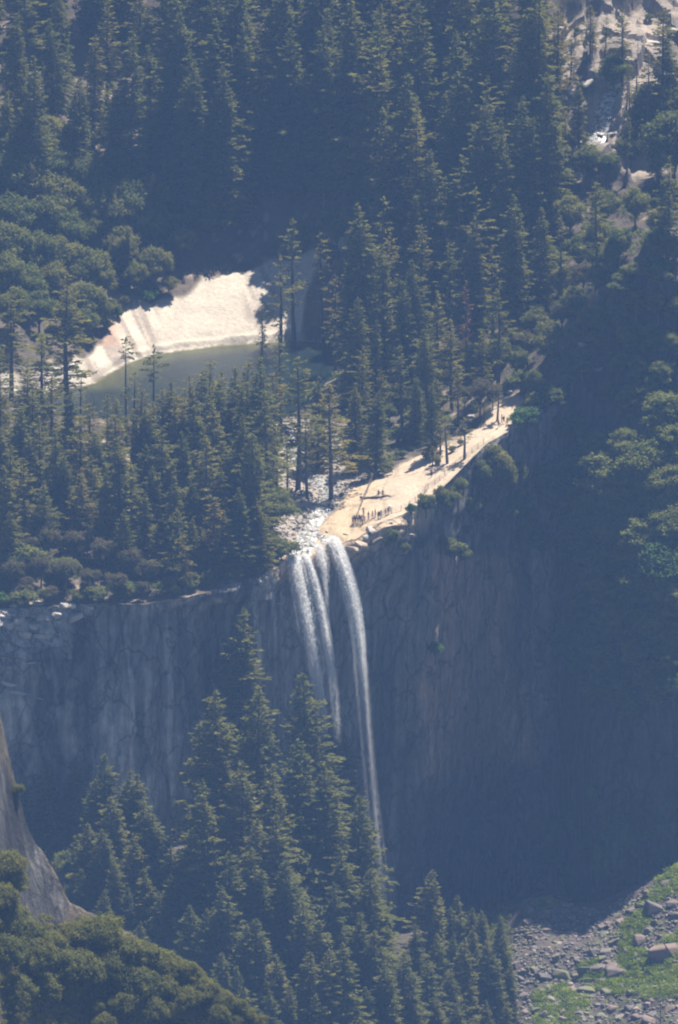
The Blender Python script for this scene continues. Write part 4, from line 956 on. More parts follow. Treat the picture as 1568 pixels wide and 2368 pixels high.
# --- tall firs below the cliff
G = 'firs standing below the cliff'
for (x, y, h, k) in [(540, 1408, 52, 'fir'), (490, 1597, 50, 'fir'), (596, 1585, 48, 'fir'), (722, 1556, 46, 'fir'), (790, 1638, 42, 'fir'), (682, 1716, 42, 'fir'), (756, 1765, 40, 'fir'), (640, 1770, 40, 'fir'), (550, 1760, 42, 'fir'), (470, 1800, 40, 'fir'), (590, 1890, 36, 'fir'), (645, 1885, 38, 'fir'), (830, 1835, 38, 'fir'),
                     (170, 1758, 28, 'fir'), (245, 1745, 30, 'slim'), (290, 1778, 26, 'fir'), (318, 1790, 26, 'fir'), (112, 1755, 22, 'slim'), (62, 1795, 20, 'slim'), (215, 1800, 26, 'fir'), (140, 1820, 20, 'fir'), (262, 1840, 26, 'fir'), (340, 1850, 26, 'fir'), (365, 1880, 24, 'slim'), (240, 1915, 22, 'fir'), (310, 1925, 22, 'fir'), (385, 1960, 22, 'slim'), (270, 1990, 20, 'fir'), (200, 1900, 22, 'fir'),
                     (440, 2090, 24, 'fir'), (470, 2105, 26, 'fir'), (500, 2050, 30, 'fir'), (530, 1965, 34, 'fir'), (575, 1960, 34, 'fir'), (620, 2010, 32, 'fir'), (675, 1990, 34, 'fir'), (700, 2080, 30, 'fir'), (765, 2045, 32, 'fir'), (805, 1960, 34, 'fir'), (842, 2012, 34, 'fir'), (880, 2060, 30, 'fir'),
                     (985, 2013, 30, 'fir'), (955, 2140, 22, 'fir'), (1010, 2160, 22, 'slim'), (1075, 2172, 24, 'fir'), (1122, 2180, 24, 'fir'), (1150, 2210, 20, 'slim'), (1180, 2230, 16, 'slim'), (1100, 2240, 18, 'fir'), (1040, 2240, 20, 'fir'), (980, 2220, 24, 'fir'), (930, 2200, 28, 'fir'), (895, 2225, 26, 'fir'), (860, 2150, 28, 'fir'), (800, 2180, 30, 'fir'),
                     (760, 2200, 28, 'fir'), (650, 2210, 24, 'slim'), (600, 2120, 28, 'fir'), (560, 2140, 26, 'fir'), (545, 2235, 22, 'slim'), (710, 2200, 26, 'fir'), (510, 2200, 22, 'fir'), (680, 2280, 20, 'fir'), (620, 2290, 20, 'fir'), (575, 2280, 20, 'fir'), (740, 2300, 20, 'slim'), (800, 2290, 20, 'fir'), (850, 2280, 20, 'fir'), (905, 2310, 20, 'slim'), (960, 2300, 20, 'fir'), (1010, 2310, 20, 'fir'), (1060, 2320, 18, 'fir'), (1130, 2310, 16, 'fir'), (1170, 2320, 14, 'fir'), (1040, 2160, 18, 'fir'), (1098, 2140, 18, 'slim'), (1160, 2160, 14, 'fir'), (1060, 2110, 16, 'slim'), (1005, 2120, 18, 'fir'), (1140, 2240, 16, 'fir'), (1085, 2098, 16, 'fir'), (1120, 2105, 14, 'slim'), (1152, 2115, 12, 'fir'), (1060, 2070, 16, 'slim'), (1035, 2095, 18, 'fir'), (1165, 2190, 12, 'fir'), (1105, 2190, 14, 'fir'), (820, 2110, 28, 'fir'), (740, 2130, 28, 'slim'),
                     (330, 2130, 14, 'slim'), (290, 2050, 16, 'fir'), (235, 2060, 16, 'fir'), (370, 2060, 18, 'fir'), (410, 2120, 16, 'fir'), (190, 2010, 16, 'slim'), (345, 2010, 20, 'fir'), (400, 2020, 20, 'fir'), (450, 1920, 26, 'fir'), (430, 2190, 14, 'slim'), (480, 2230, 14, 'fir')]:
    plant(k, x, y, h, ('front', 'wall'), zone='forest below the cliff', group=G, wide=1.3 if h > 30 else 1.45)
for (x, y, h) in [(155, 1965, 10), (185, 1950, 10), (215, 1985, 8), (175, 2040, 9), (155, 2090, 8), (200, 2090, 8), (395, 1990, 8), (410, 2040, 7), (225, 2130, 7)]:
    plant('oak', x, y, h, ('front', 'wall'), zone='forest below the cliff', group='pale broadleaf trees behind the near granite buttress')
# --- bushes on the near hillside
for (x, y, h) in [(20, 2085, 7), (60, 2125, 7), (110, 2150, 6), (165, 2128, 6), (200, 2120, 7), (240, 2115, 8), (290, 2165, 7), (330, 2175, 6), (370, 2195, 6), (420, 2215, 5.5), (460, 2260, 5), (10, 2160, 7), (70, 2160, 8), (130, 2180, 8), (190, 2190, 8), (250, 2195, 7), (310, 2230, 7), (370, 2250, 6), (430, 2280, 5), (30, 2250, 7), (100, 2250, 6),
                  (160, 2260, 5), (290, 2290, 6), (340, 2300, 6), (400, 2310, 5), (500, 2320, 4), (540, 2345, 3), (220, 2310, 3), (15, 2005, 6), (5, 2040, 6), (240, 2340, 4), (30, 2330, 4), (455, 2240, 4), (485, 2262, 4), (515, 2285, 3.5), (545, 2305, 3.5), (575, 2330, 3), (440, 2225, 4), (530, 2300, 3), (500, 2290, 4), (400, 2205, 4.5), (600, 2345, 3)]:
    plant('chaparral', x, y, h, ('near',), zone='near hillside', group='bushes on the near hillside')
for (x, y, h) in [(8, 1965, 7), (50, 1790, 3), (62, 1840, 3.2), (72, 1815, 2.5), (38, 1810, 2.5), (80, 1870, 2.4)]:
    plant('chaparral', x, y, h, ('near',), zone='near hillside', group='bushes on the near granite buttress')
plant('snag', 1528, 2262, 14, ('front',), zone='talus', label='dark dead pine spike standing in front of the green talus', var=1)
#PART3
# ------------------------------------------------------------------ river and falls
def smooth_path(P, n):
    P = np.asarray(P, float); t = np.linspace(0, 1, len(P)); u = np.linspace(0, 1, n)
    k = np.stack([np.interp(u, t, P[:, i]) for i in range(P.shape[1])], 1)
    for _ in range(3):
        k[1:-1] = (k[:-2] + 2 * k[1:-1] + k[2:]) / 4
    return k
def river_strip(name, pts, widths, lift=.35):
    q = smooth_path(np.c_[np.array(pts), widths], 70)
    T = np.gradient(q[:, :2], axis=0); T /= np.linalg.norm(T, axis=1)[:, None]
    Nn = np.c_[-T[:, 1], T[:, 0]]
    V = []
    m = 12
    for i in range(len(q)):
        zc = drop(q[i, 0], q[i, 1])
        for j in range(m):
            s = (j / (m - 1) - .5) * q[i, 2]
            x, y = q[i, :2] + Nn[i] * s
            h = drop(x, y)
            z = (h.z if h is not None else V[-1][2]) if True else 0
            V.append((x, y, z))
    V = np.array(V).reshape(len(q), m, 3)
    zz = V[:, :, 2]
    for _ in range(4): zz = blur(zz, 1)
    V[:, :, 2] = zz + lift - .3 * np.abs(np.linspace(-1, 1, m))[None] ** 3
    idx = np.arange(len(q) * m).reshape(len(q), m)
    F = np.stack([idx[:-1, :-1], idx[1:, :-1], idx[1:, 1:], idx[:-1, 1:]], -1).reshape(-1, 4)
    struct(name, np_mesh(name, V.reshape(-1, 3), F, M_river, True))
def dW(l): return [tuple(WY(*p).xy) for p in l]
river_strip('river', riv_xy[:-1] + dW([(704, 1250, 0)]), [5, 5, 4.5, 4, 3.5, 4, 5, 6])
river_strip('river_branch', dW([(706, 1248, 1), (690, 1270, -4), (676, 1287, -7.5)]), [4, 4, 3.5], .3)
river_strip('river_branch', dW([(712, 1246, 1), (710, 1270, -3.5), (706, 1286, -6)]), [3, 2.5, 2], .2)
river_strip('river_branch', dW([(735, 1222, 6), (752, 1233, 3), (768, 1246, -.6)]), [2.2, 3, 3.4], .2)
river_strip('cascade_stream', dW([(1432, 150, 176), (1418, 190, 172), (1410, 215, 170), (1395, 245, 166), (1378, 285, 160), (1350, 320, 156), (1330, 360, 150)]), [1.5, 1.8, 3, 5, 4.5, 2.5, 2.5], .9)

def falls(name, label, path, widths, alpha, nstr, seed, ribw=.3):
    """one fall: many thin wavy ribbons of water and spray round a falling path"""
    rng = np.random.default_rng(seed)
    C_ = smooth_path(np.c_[np.array([list(WY(*p)) for p in path]), widths, alpha], 90)
    Vs, Fs, Cs = [], [], []; n0 = 0
    for s in range(nstr):
        a0 = rng.uniform(-.05, .75) if s > nstr * .35 else 0.0
        a1 = min(1, a0 + rng.uniform(.25, .8))
        a0 = max(0, a0)
        i0 = int(a0 * 89); i1 = max(i0 + 5, int(a1 * 89)); i1 = min(i1, 89)
        q = C_[i0:i1 + 1]
        k = len(q)
        if k < 4: continue
        off = rng.normal(0, .30); off = max(-.62, min(.62, off)); dep = rng.normal(0, .3)
        ph = rng.uniform(0, 6.28)
        u = np.linspace(0, 1, k)
        lat = (off + .06 * np.sin(u * 5 + ph)) * q[:, 3]
        dp = (dep + .06 * np.sin(u * 4 + ph * 2)) * q[:, 3] * .6
        w = ribw * rng.uniform(.5, 1.6) * (.6 + .4 * np.sin(np.pi * u)) * (1 + .5 * (q[:, 2] < -25))
        yaw = rng.uniform(-.9, .9)
        cx, sy = math.cos(yaw), math.sin(yaw)
        c = q[:, :3] + np.c_[lat, -dp, np.zeros(k)]
        l = c - np.c_[w * cx, w * sy, np.zeros(k)]; r = c + np.c_[w * cx, w * sy, np.zeros(k)]
        V = np.stack([l, c + np.c_[np.zeros(k), -w * .3, np.zeros(k)], r], 1).reshape(-1, 3)
        al = q[:, 4] * (1 - np.abs(off) * .9) * np.minimum(1, np.minimum(u * 8 + (a0 == 0), (1 - u) * 4))
        cc = np.stack([al * .15, al, al * .15], 1).reshape(-1)
        i = np.arange(k - 1)[:, None] * 3 + np.array([[0, 1]])
        F = np.stack([i, i + 1, i + 4, i + 3], -1).reshape(-1, 4)
        Vs.append(V); Fs.append(F + n0); Cs.append(cc); n0 += len(V)
    # spray: small tumbling flakes of water through the stream
    m = int(nstr * 55)
    t = rng.beta(1.0, 1.5, m) * 89; ti = np.floor(t).astype(int); fr = (t - ti)[:, None]
    q = C_[ti] * (1 - fr) + C_[np.minimum(ti + 1, 89)] * fr
    off = np.clip(rng.normal(0, .2, m), -.6, .6)
    p = q[:, :3] + np.c_[off * q[:, 3], -rng.normal(0, .25, m) * q[:, 3], rng.normal(0, .3, m)]
    a = unit(rng.normal(0, .8, (m, 3)) + [.1, 0, -1.0]); b = unit(np.cross(a, rng.normal(0, 1, (m, 3)))); z_ = rng.uniform(.10, .30, (m, 1)) * (1 + .6 * (q[:, 2:3] < -30))
    V = np.stack([p - a * z_ * 1.6, p + b * z_, p + a * z_ * 1.6, p - b * z_], 1).reshape(-1, 3)
    Fs.append(np.arange(4 * m).reshape(m, 4) + n0); Vs.append(V)
    Cs.append(np.repeat(np.clip(q[:, 4] * .85 * (1 - np.abs(off) * .7), 0, 1), 4))
    cc = np.concatenate(Cs)
    o = link(name, np_mesh(name, np.concatenate(Vs), np.concatenate(Fs), M_fall, True, color=np.stack([cc] * 3, 1)))
    tag(o, label, 'waterfall', 'parallel strands of the waterfall')
falls('waterfall', 'broad left hand strand of white water pouring from the left notch of the lip', [(674, 1286, -8), (681, 1300, -9.5), (690, 1335, -11.5), (700, 1380, -13.3), (710, 1430, -15), (720, 1490, -16), (733, 1560, -16.3), (745, 1640, -16.5), (754, 1700, -16.5)],
      [3.2, 3.2, 3.2, 3.3, 3.4, 3.3, 3.0, 2.6, 2.2], [.95, .95, .95, .9, .8, .55, .34, .16, .02], 150, 1)
falls('waterfall', 'narrow white strand falling beside the broad left hand one', [(704, 1283, -6), (714, 1300, -8.5), (728, 1345, -11), (741, 1400, -13), (753, 1460, -14.2), (763, 1520, -14.5), (772, 1590, -14.5), (779, 1660, -14.5), (784, 1730, -14.5)],
      [1.4, 1.5, 1.6, 1.7, 1.8, 1.8, 1.8, 1.8, 1.8], [.95, .95, .95, .9, .85, .6, .34, .16, .02], 90, 2)
falls('waterfall', 'thin veil of water over the broken ledge between the main strands', [(736, 1262, -4.5), (742, 1285, -6), (748, 1310, -8), (753, 1360, -10), (760, 1430, -11), (768, 1520, -12)],
      [2.6, 3, 2.4, 1.4, 1.2, 1], [.7, .7, .45, .25, .16, .05], 46, 3, .2)
falls('waterfall', 'long right hand strand dropping to the foot of the cliff in a pale veil', [(768, 1243, -.8), (778, 1262, -3.5), (790, 1295, -6), (803, 1335, -8), (815, 1385, -9.5), (823, 1430, -10.5), (829, 1480, -11), (833, 1530, -11), (839, 1600, -11), (847, 1690, -11), (855, 1780, -11), (863, 1870, -11), (871, 1960, -11), (879, 2050, -11), (886, 2130, -11)],
      [2.6, 2.8, 2.9, 2.9, 2.9, 2.7, 2.5, 2.3, 2.1, 2.0, 2.1, 2.4, 3, 4, 5], [.95, .95, .95, .95, .95, .9, .8, .5, .24, .18, .15, .13, .10, .06, .02], 210, 4)

# ------------------------------------------------------------------ rocks
def rock_mesh(name, seed, mat, flat=1., n=18):
    rng = random.Random(seed); bm = bmesh.new()
    for _ in range(n):
        v = Vector((rng.gauss(0, 1), rng.gauss(0, 1), rng.gauss(0, 1))).normalized()
        v = Vector((max(-.72, min(.72, v.x)), max(-.62, min(.62, v.y)), max(-.55, min(.55, v.z)) * flat)) * rng.uniform(.85, 1.1)
        bm.verts.new(v)
    r = bmesh.ops.convex_hull(bm, input=bm.verts)
    bmesh.ops.delete(bm, geom=[g for g in r['geom_interior'] if isinstance(g, bmesh.types.BMVert)], context='VERTS')
    bmesh.ops.bevel(bm, geom=list(bm.edges), offset=.05, segments=1, affect='EDGES')
    bmesh.ops.recalc_face_normals(bm, faces=bm.faces)
    me = bpy.data.meshes.new(name); bm.to_mesh(me); bm.free(); me.materials.append(mat)
    return me
RK = {m: [rock_mesh('rock_' + m, 900 + i * 7 + j * 100, mat, fl) for i in range(6)] for j, (m, mat, fl) in enumerate((('talus', M_talus_rock, 1), ('mossy', M_mossy_rock, 1), ('pale', M_bright_rock, .8), ('tan', M_tan_rock, .7), ('slab', M_bright_rock, .35), ('stone', M_stone, .9)))}
rr_ = random.Random(77)
rocks = []
def rock(kind, dx, dy, size, label=None, zone='', group=None, which=('up', 'wall', 'front'), sc=None, name='boulder', sink=.25, rz=None):
    q = land(dx, dy, which)
    if q is None: return
    p = q[0]
    o = link(name, rr_.choice(RK[kind]), None, (p.x, p.y, p.z - size * sink * .6))
    s = sc or (rr_.uniform(.8, 1.35), rr_.uniform(.7, 1.1), rr_.uniform(.6, .95))
    o.scale = tuple(size * a * .62 for a in s); o.rotation_euler = (rr_.uniform(-.3, .3), rr_.uniform(-.3, .3), rr_.uniform(0, 6.28) if rz is None else rz)
    tag(o, label or '', 'boulder', group)
    rocks.append(dict(o=o, x=dx, y=dy, size=size, zone=zone, label=label, kind=kind))
    return o
T_ = 'boulders of the talus slope'
for (x, y, s, k) in [(1205, 2225, 3.8, 'talus'), (1222, 2205, 2.2, 'stone'), (1205, 2262, 3.2, 'talus'), (1250, 2255, 5, 'talus'), (1300, 2250, 5, 'mossy'), (1270, 2280, 3.6, 'mossy'), (1230, 2165, 3, 'talus'), (1225, 2300, 2.5, 'stone'), (1345, 2265, 4.5, 'mossy'), (1380, 2235, 6.5, 'talus'), (1335, 2215, 3.4, 'talus'),
                     (1430, 2240, 8, 'talus'), (1370, 2200, 4, 'talus'), (1450, 2195, 4, 'talus'), (1478, 2205, 3.5, 'talus'), (1490, 2165, 5.2, 'talus'), (1520, 2095, 6.5, 'talus'), (1560, 2085, 5, 'talus'), (1548, 2190, 9.5, 'talus'), (1440, 2130, 3.6, 'talus'), (1400, 2160, 3.2, 'mossy'), (1360, 2290, 5, 'mossy'), (1410, 2290, 4.6, 'mossy'),
                     (1460, 2330, 4.2, 'talus'), (1480, 2345, 3.2, 'talus'), (1500, 2320, 2.8, 'stone'), (1345, 2340, 3.8, 'talus'), (1300, 2335, 3.4, 'talus'), (1250, 2330, 3.6, 'mossy'), (1215, 2340, 3.4, 'talus'), (1390, 2350, 4, 'mossy'), (1550, 2330, 4, 'talus'), (1520, 2130, 3, 'mossy'), (1460, 2105, 3, 'talus'), (1340, 2050, 2.4, 'talus'), (1310, 2090, 2.6, 'talus'), (1260, 2150, 3, 'talus'), (1290, 2180, 2.8, 'stone'), (1310, 2140, 2.4, 'talus'), (1350, 2240, 5, 'talus'), (1320, 2290, 4.4, 'talus'), (1280, 2310, 3.6, 'stone'), (1395, 2265, 4, 'talus'), (1465, 2290, 3.4, 'mossy'), (1440, 2350, 3.6, 'stone'), (1510, 2355, 4, 'talus'), (1540, 2300, 3, 'stone'), (1420, 2330, 3, 'talus'), (1470, 2150, 4, 'talus'), (1400, 2200, 3.6, 'talus'), (1545, 2040, 5, 'talus'), (1500, 2060, 3, 'talus')]:
    rock(k, x, y, s, zone='talus slope', group=T_, which=('front', 'wall'))
for i in range(150):
    x = rr_.uniform(1175, 1570); y = rr_.uniform(2080, 2367)
    top = np.interp(x, [1175, 1250, 1330, 1400, 1480, 1570], [2140, 2075, 2080, 2100, 2050, 1985])
    if y < top or (x > 1440 and 2150 < y < 2290 and rr_.random() < .8): continue
    rock(rr_.choice(['talus', 'talus', 'mossy', 'mossy', 'talus', 'stone'] if y > 2250 or x < 1300 else ['talus', 'mossy']), x, y, rr_.choice([1.2, 1.5, 1.9, 2.4, 3.2]), zone='talus slope', group=T_, which=('front', 'wall'))
def rock_field(name, label, spots, kind_mats, seed, which):
    """uncountable small stones as one object"""
    rng = random.Random(seed); bm = bmesh.new()
    for (x, y, s) in spots:
        q = land(x, y, which)
        if q is None: continue
        M = Matrix.Translation(q[0]) @ Matrix.Rotation(rng.uniform(0, 6.28), 4, 'Z') @ Matrix.Rotation(rng.uniform(-.5, .5), 4, 'X') @ Matrix.Diagonal((s * rng.uniform(.7, 1.3), s * rng.uniform(.5, 1), s * rng.uniform(.4, .8), 1))
        r = bmesh.ops.create_icosphere(bm, subdivisions=1, radius=.6)
        for v in r['verts']:
            v.co = M @ (v.co * rng.uniform(.75, 1.2))
    me = bpy.data.meshes.new(name); bm.to_mesh(me); bm.free()
    for m in kind_mats: me.materials.append(m)
    me.polygons.foreach_set('material_index', np.repeat([rng.randrange(len(kind_mats)) for _ in range(len(me.polygons) // 20)], 20).astype(np.int32))
    o = link(name, me); tag(o, label, name.replace('_', ' '), kind='stuff')
def scat(n, x0, x1, y0, y1, s0, s1, poly=None):
    out = []
    while len(out) < n:
        x = rr_.uniform(x0, x1); y = rr_.uniform(y0, y1)
        if poly and not in_poly(x, y, poly): continue
        out.append((x, y, rr_.uniform(s0, s1)))
    return out
rock_field('scree', 'small broken stones between the boulders of the talus slope', scat(2500, 1170, 1570, 1980, 2370, .35, 1.15, [(1170, 2370), (1180, 2160), (1250, 2080), (1300, 2060), (1330, 2090), (1400, 2105), (1480, 2050), (1570, 1980), (1570, 2370)]), [M_talus_rock, M_mossy_rock, M_stone], 5, ('front', 'wall'))
rock_field('river_cobbles', 'small pale stones in and beside the rapids above the falls', scat(650, 620, 870, 1060, 1290, .4, 1.2, [(625, 1120), (700, 1080), (760, 1090), (870, 1090), (855, 1118), (812, 1132), (775, 1170), (740, 1205), (700, 1225), (650, 1262), (630, 1240), (640, 1180)]), [M_bright_rock, M_tan_rock, M_talus_rock], 6, ('up',))
for i in range(46):
    x, y = rr_.choice([(rr_.uniform(640, 740), rr_.uniform(1150, 1225)), (rr_.uniform(760, 860), rr_.uniform(1090, 1135)), (rr_.uniform(650, 760), rr_.uniform(1225, 1260)), (rr_.uniform(640, 720), rr_.uniform(1000, 1130))])
    if in_poly(x, y, SLAB) and y < 1225: continue
    rock(rr_.choice(['pale', 'tan', 'pale', 'talus']), x, y, rr_.uniform(1.2, 2.6), zone='rapids above the falls', group='boulders in the rapids', which=('up',))
# broken blocks of the lip
for (x, y, s, sc, k) in [(655, 1285, 2.4, (1.4, .8, .6), 'tan'), (720, 1272, 2.8, (1.6, .8, .6), 'tan'), (752, 1268, 2.6, (1.5, .8, .7), 'tan'), (690, 1278, 1.6, None, 'tan'), (810, 1262, 3, (1.6, .8, .6), 'tan'), (830, 1250, 3.4, (1.6, .8, .7), 'tan'), (800, 1235, 1.4, None, 'talus'), (858, 1222, 2.8, (1.5, .8, .8), 'pale'), (845, 1238, 2.2, None, 'pale'), (738, 1225, 1.5, None, 'tan'),
                         (905, 1205, 1.8, None, 'pale'), (948, 1192, 1.8, None, 'pale'), (870, 1245, 2.6, (1.4, .8, .6), 'talus'), (640, 1300, 2, None, 'pale'), (915, 1228, 4.5, (1.1, .8, 1.0), 'stone'), (935, 1262, 3.6, (1.0, .7, 1.2), 'stone'), (900, 1255, 3.4, (1, .7, 1), 'talus'), (950, 1232, 3, None, 'stone'), (925, 1290, 2.6, (.8, .6, 1.2), 'talus')]:
    rock(k, x, y, s, zone='lip of the falls', group='broken blocks on the lip of the falls', which=('up', 'wall'), sc=sc)
# pale blocks on the left rim
for (x, y, s) in [(10, 1425, 3.4), (45, 1432, 4), (75, 1445, 4), (55, 1465, 3), (90, 1470, 3.2), (130, 1420, 3), (175, 1425, 3.6), (150, 1398, 3), (90, 1395, 3), (60, 1375, 2.6), (165, 1400, 2.4), (205, 1402, 2.2), (30, 1400, 2.6), (110, 1455, 2.4), (20, 1445, 2.6)]:
    rock('pale', x, y, s, zone='left rim', group='pale granite blocks on the left rim', which=('up', 'wall'), sink=.1)
for (x, y, s, a) in [(10, 1578, 4.5, -.3), (38, 1600, 4, -.35), (70, 1532, 2.2, -.2), (92, 1615, 1.6, 0), (645, 1395, 2.0, .7), (8, 1520, 2, 0)]:
    rock('slab', x, y, s, zone='left cliff', group='bright ledges sticking out of the left cliff', which=('wall',), sc=(1.3, .7, .7), sink=0, rz=a)
# blocks on the right ridge
for (x, y, s) in [(1350, 790, 3), (1365, 775, 2.6), (1340, 805, 2.6), (1290, 905, 3), (1310, 885, 2.6), (1325, 870, 3), (1350, 850, 2.6), (1385, 850, 2.4), (1270, 915, 2.6), (1300, 925, 2.4), (1230, 945, 3), (1250, 950, 2.4), (1245, 920, 2), (1180, 905, 2), (1160, 915, 2.2), (1130, 930, 2), (1110, 945, 1.8), (1090, 960, 1.8),
                  (1120, 960, 1.6), (1145, 940, 2), (1075, 985, 1.6), (1100, 925, 1.8), (1330, 835, 2.4), (1185, 880, 2), (1210, 870, 1.8), (1150, 900, 2)]:
    rock('pale', x, y, s, zone='right ridge', group='pale blocks on the right ridge', which=('up', 'wall'))
# slabs among the cascade
for (x, y, s) in [(1290, 100, 5), (1330, 120, 4), (1380, 100, 4), (1400, 165, 4), (1360, 180, 5), (1300, 215, 4), (1330, 200, 5), (1280, 230, 3), (1425, 190, 3), (1440, 130, 4), (1290, 330, 4), (1320, 325, 3), (1345, 320, 3), (1310, 380, 5), (1335, 395, 4), (1390, 300, 3), (1420, 300, 3.4), (1370, 320, 2.6), (1450, 320, 3), (1520, 90, 4), (1540, 160, 4), (1490, 60, 3), (1560, 60, 3), (1350, 60, 4), (1310, 60, 4)]:
    rock('pale', x, y, s, zone='upper cascade', group='granite slabs by the upper cascade', which=('up',), sc=(1.5, 1.0, .55), sink=.4)

# low growth on the talus and moss cover
def cover(name, label, cat, spots, mat, seed, which, rad, per, leaf):
    rng = np.random.default_rng(seed); Ps, As, Bs = [], [], []
    for (x, y, s) in spots:
        q = land(x, y, which)
        if q is None: continue
        c = np.array(q[0]); m = int(per * s)
        v = unit(rng.normal(0, 1, (m, 3))); v[:, 2] = np.abs(v[:, 2])
        p = c + v * rad * s * [1.3, 1.3, .55] * rng.uniform(.5, 1, (m, 1))
        nn = unit(v + rng.normal(0, .6, (m, 3))); a = unit(np.cross(nn, rng.normal(0, 1, (m, 3)))); b = np.cross(nn, a)
        sz = leaf * rng.uniform(.5, 1.3, (m, 1))
        Ps.append(p); As.append(a * sz); Bs.append(b * sz * .6)
    o = link(name, tris_mesh(name, np.concatenate(Ps), np.concatenate(As), np.concatenate(Bs), mat, rng))
    tag(o, label, cat, kind='stuff')
TP = [(1190, 2370), (1200, 2300), (1300, 2270), (1330, 2240), (1420, 2160), (1440, 2090), (1500, 2070), (1570, 1990), (1570, 2370)]
TG = [(1400, 2300), (1400, 2240), (1440, 2170), (1500, 2130), (1570, 2140), (1570, 2290), (1480, 2310)]
cover('ferns', 'bright green moss and ferns covering the sunny talus', 'ground cover', [c for m_ in MOSS for c in scat(int(150 if m_ is not MOSS[0] else 480), 1200, 1600, 1980, 2370, .5, 1.25, m_)] + scat(120, 1190, 1570, 1990, 2370, .3, .8, TP), M_moss, 7, ('front',), 1.1, 60, .22)
cover('undergrowth', 'low dark undergrowth on the forest floor above the cliff', 'undergrowth', scat(1100, -20, 1568, 430, 1380, .6, 1.4, [(-20, 1380), (-20, 930), (640, 990), (760, 900), (830, 800), (900, 600), (1568, 440), (1568, 630), (1400, 640), (1300, 880), (1180, 900), (1000, 1030), (860, 1080), (640, 1100), (620, 1290), (430, 1370)]), M_oak, 8, ('up',), 1.3, 70, .3)
cover('undergrowth', 'shrubby growth at the shaded foot of the cliff beside the talus', 'undergrowth', scat(260, 990, 1185, 2090, 2260, .5, 1.3), M_shade, 10, ('front',), 1.5, 80, .28)
cover('undergrowth', 'low chaparral clothing the near hillside', 'undergrowth', scat(260, -20, 640, 2080, 2367, .6, 1.5, [(-20, 2110), (160, 2115), (280, 2160), (450, 2275), (620, 2380), (-20, 2380)]), M_fgoak, 9, ('near',), 1.4, 110, .2)

# ------------------------------------------------------------------ log, railings, hikers
def tube_obj(name, P, rad, mat, parent=None, sides=6):
    V, F = tube(P, rad, sides); return link(name, np_mesh(name, V, F, mat, True), parent)
zx = lambda x, y: ((1350 + x / 5.227) / 1.7302, (1900 + y / 5.227) / 1.7302)
zr = lambda x, y: ((1650 + x / 1.96) / 1.7302, (1500 + y / 1.96) / 1.7302)
def gp(x, y, which=('up', 'wall')):
    q = land(x, y, which); return q[0] if q else None
lp = [gp(*zx(x, y)) for x, y in [(480, 462), (560, 493), (640, 503), (700, 475), (760, 460), (860, 470), (930, 482), (1000, 497), (1060, 485), (1095, 462), (1130, 478)]]
y0_ = sum(p.y for p in lp) / len(lp)
lpz = [WY(*zx(x, y), y0_ + .3 * math.sin(i)) for i, (x, y) in enumerate([(480, 462), (560, 493), (640, 503), (700, 475), (760, 460), (860, 470), (930, 482), (1000, 497), (1060, 485), (1095, 462), (1130, 478)])]
lpz = [Vector((p.x, p.y, max(p.z, drop(p.x, p.y).z + .15))) for p in lpz]
lr = root('fallen_log', lpz[0], 'long crooked grey fallen trunk lying across the sunny granite slab', 'log')
O0 = np.array(lpz[0])
tube_obj('trunk', np.array(lpz) - O0, [.34, .36, .34, .3, .3, .28, .27, .25, .2, .14, .06], simple('log_wood', (.10, .085, .075), .9, .3), lr, 8)
b0 = np.array(lpz[4]) - O0
tube_obj('branch', [b0, b0 + [.8, .2, .5], b0 + [1.6, .5, 1.0], b0 + [2.5, .8, 1.2]], [.14, .1, .07, .03], M_bark, lr)
b1 = np.array(lpz[9]) - O0
tube_obj('branch', [b1, b1 + [-1.2, .4, .3], b1 + [-3.2, .8, .5]], [.1, .07, .03], M_bark, lr)
M_rail = simple('galvanised_steel', (.16, .12, .10), .6, .2, 3., .3)
def railing(label, pts, every=2.2, h=1.35, rails=3):
    P = [gp(*p) for p in pts]; P = [p for p in P if p]
    r = root('railing', P[0], label, 'railing', 'railings of the viewpoint'); O = np.array(P[0])
    q = np.array([list(p) for p in P]); seg = np.r_[0, np.cumsum(np.linalg.norm(np.diff(q[:, :2], axis=0), axis=1))]
    n = max(2, int(seg[-1] / every)); S = np.linspace(0, seg[-1], n + 1)
    posts = []
    for s in S:
        x = np.interp(s, seg, q[:, 0]); y = np.interp(s, seg, q[:, 1]); g = drop(x, y)
        z = g.z if g is not None else np.interp(s, seg, q[:, 2])
        posts.append(np.array([x, y, z]))
    pm_ = np_mesh('post', *tube([[0, 0, -.3], [0, 0, h]], [.05, .05], 5), M_rail)
    for p in posts:
        o = link('post', pm_, r); o.location = p - O
    for k in range(rails):
        tube_obj('rail', [p - O + [0, 0, h * (1 - k * .32)] for p in posts], [.035] * len(posts), M_rail, r, 5)
railing('steel railing along the cliff edge of the viewing slab', [zx(575, 1005), zx(680, 950), zx(740, 935), zx(830, 915), zx(950, 865), zx(1130, 795), zx(1255, 770), zx(1405, 722), zx(1500, 670)])
railing('steel railing climbing the cliff edge past the rim bushes', [zx(1510, 660), zr(75, 960), zr(135, 880), zr(175, 862), zr(285, 765), zr(360, 700), zr(480, 605), zr(560, 540)])
railing('steel railing crossing the slab towards the river', [zx(440, 800), zx(490, 680), zx(535, 560), zx(570, 470), zx(620, 370), zx(640, 300), zx(690, 200), zx(760, 90), zx(830, 0)], 2.0)

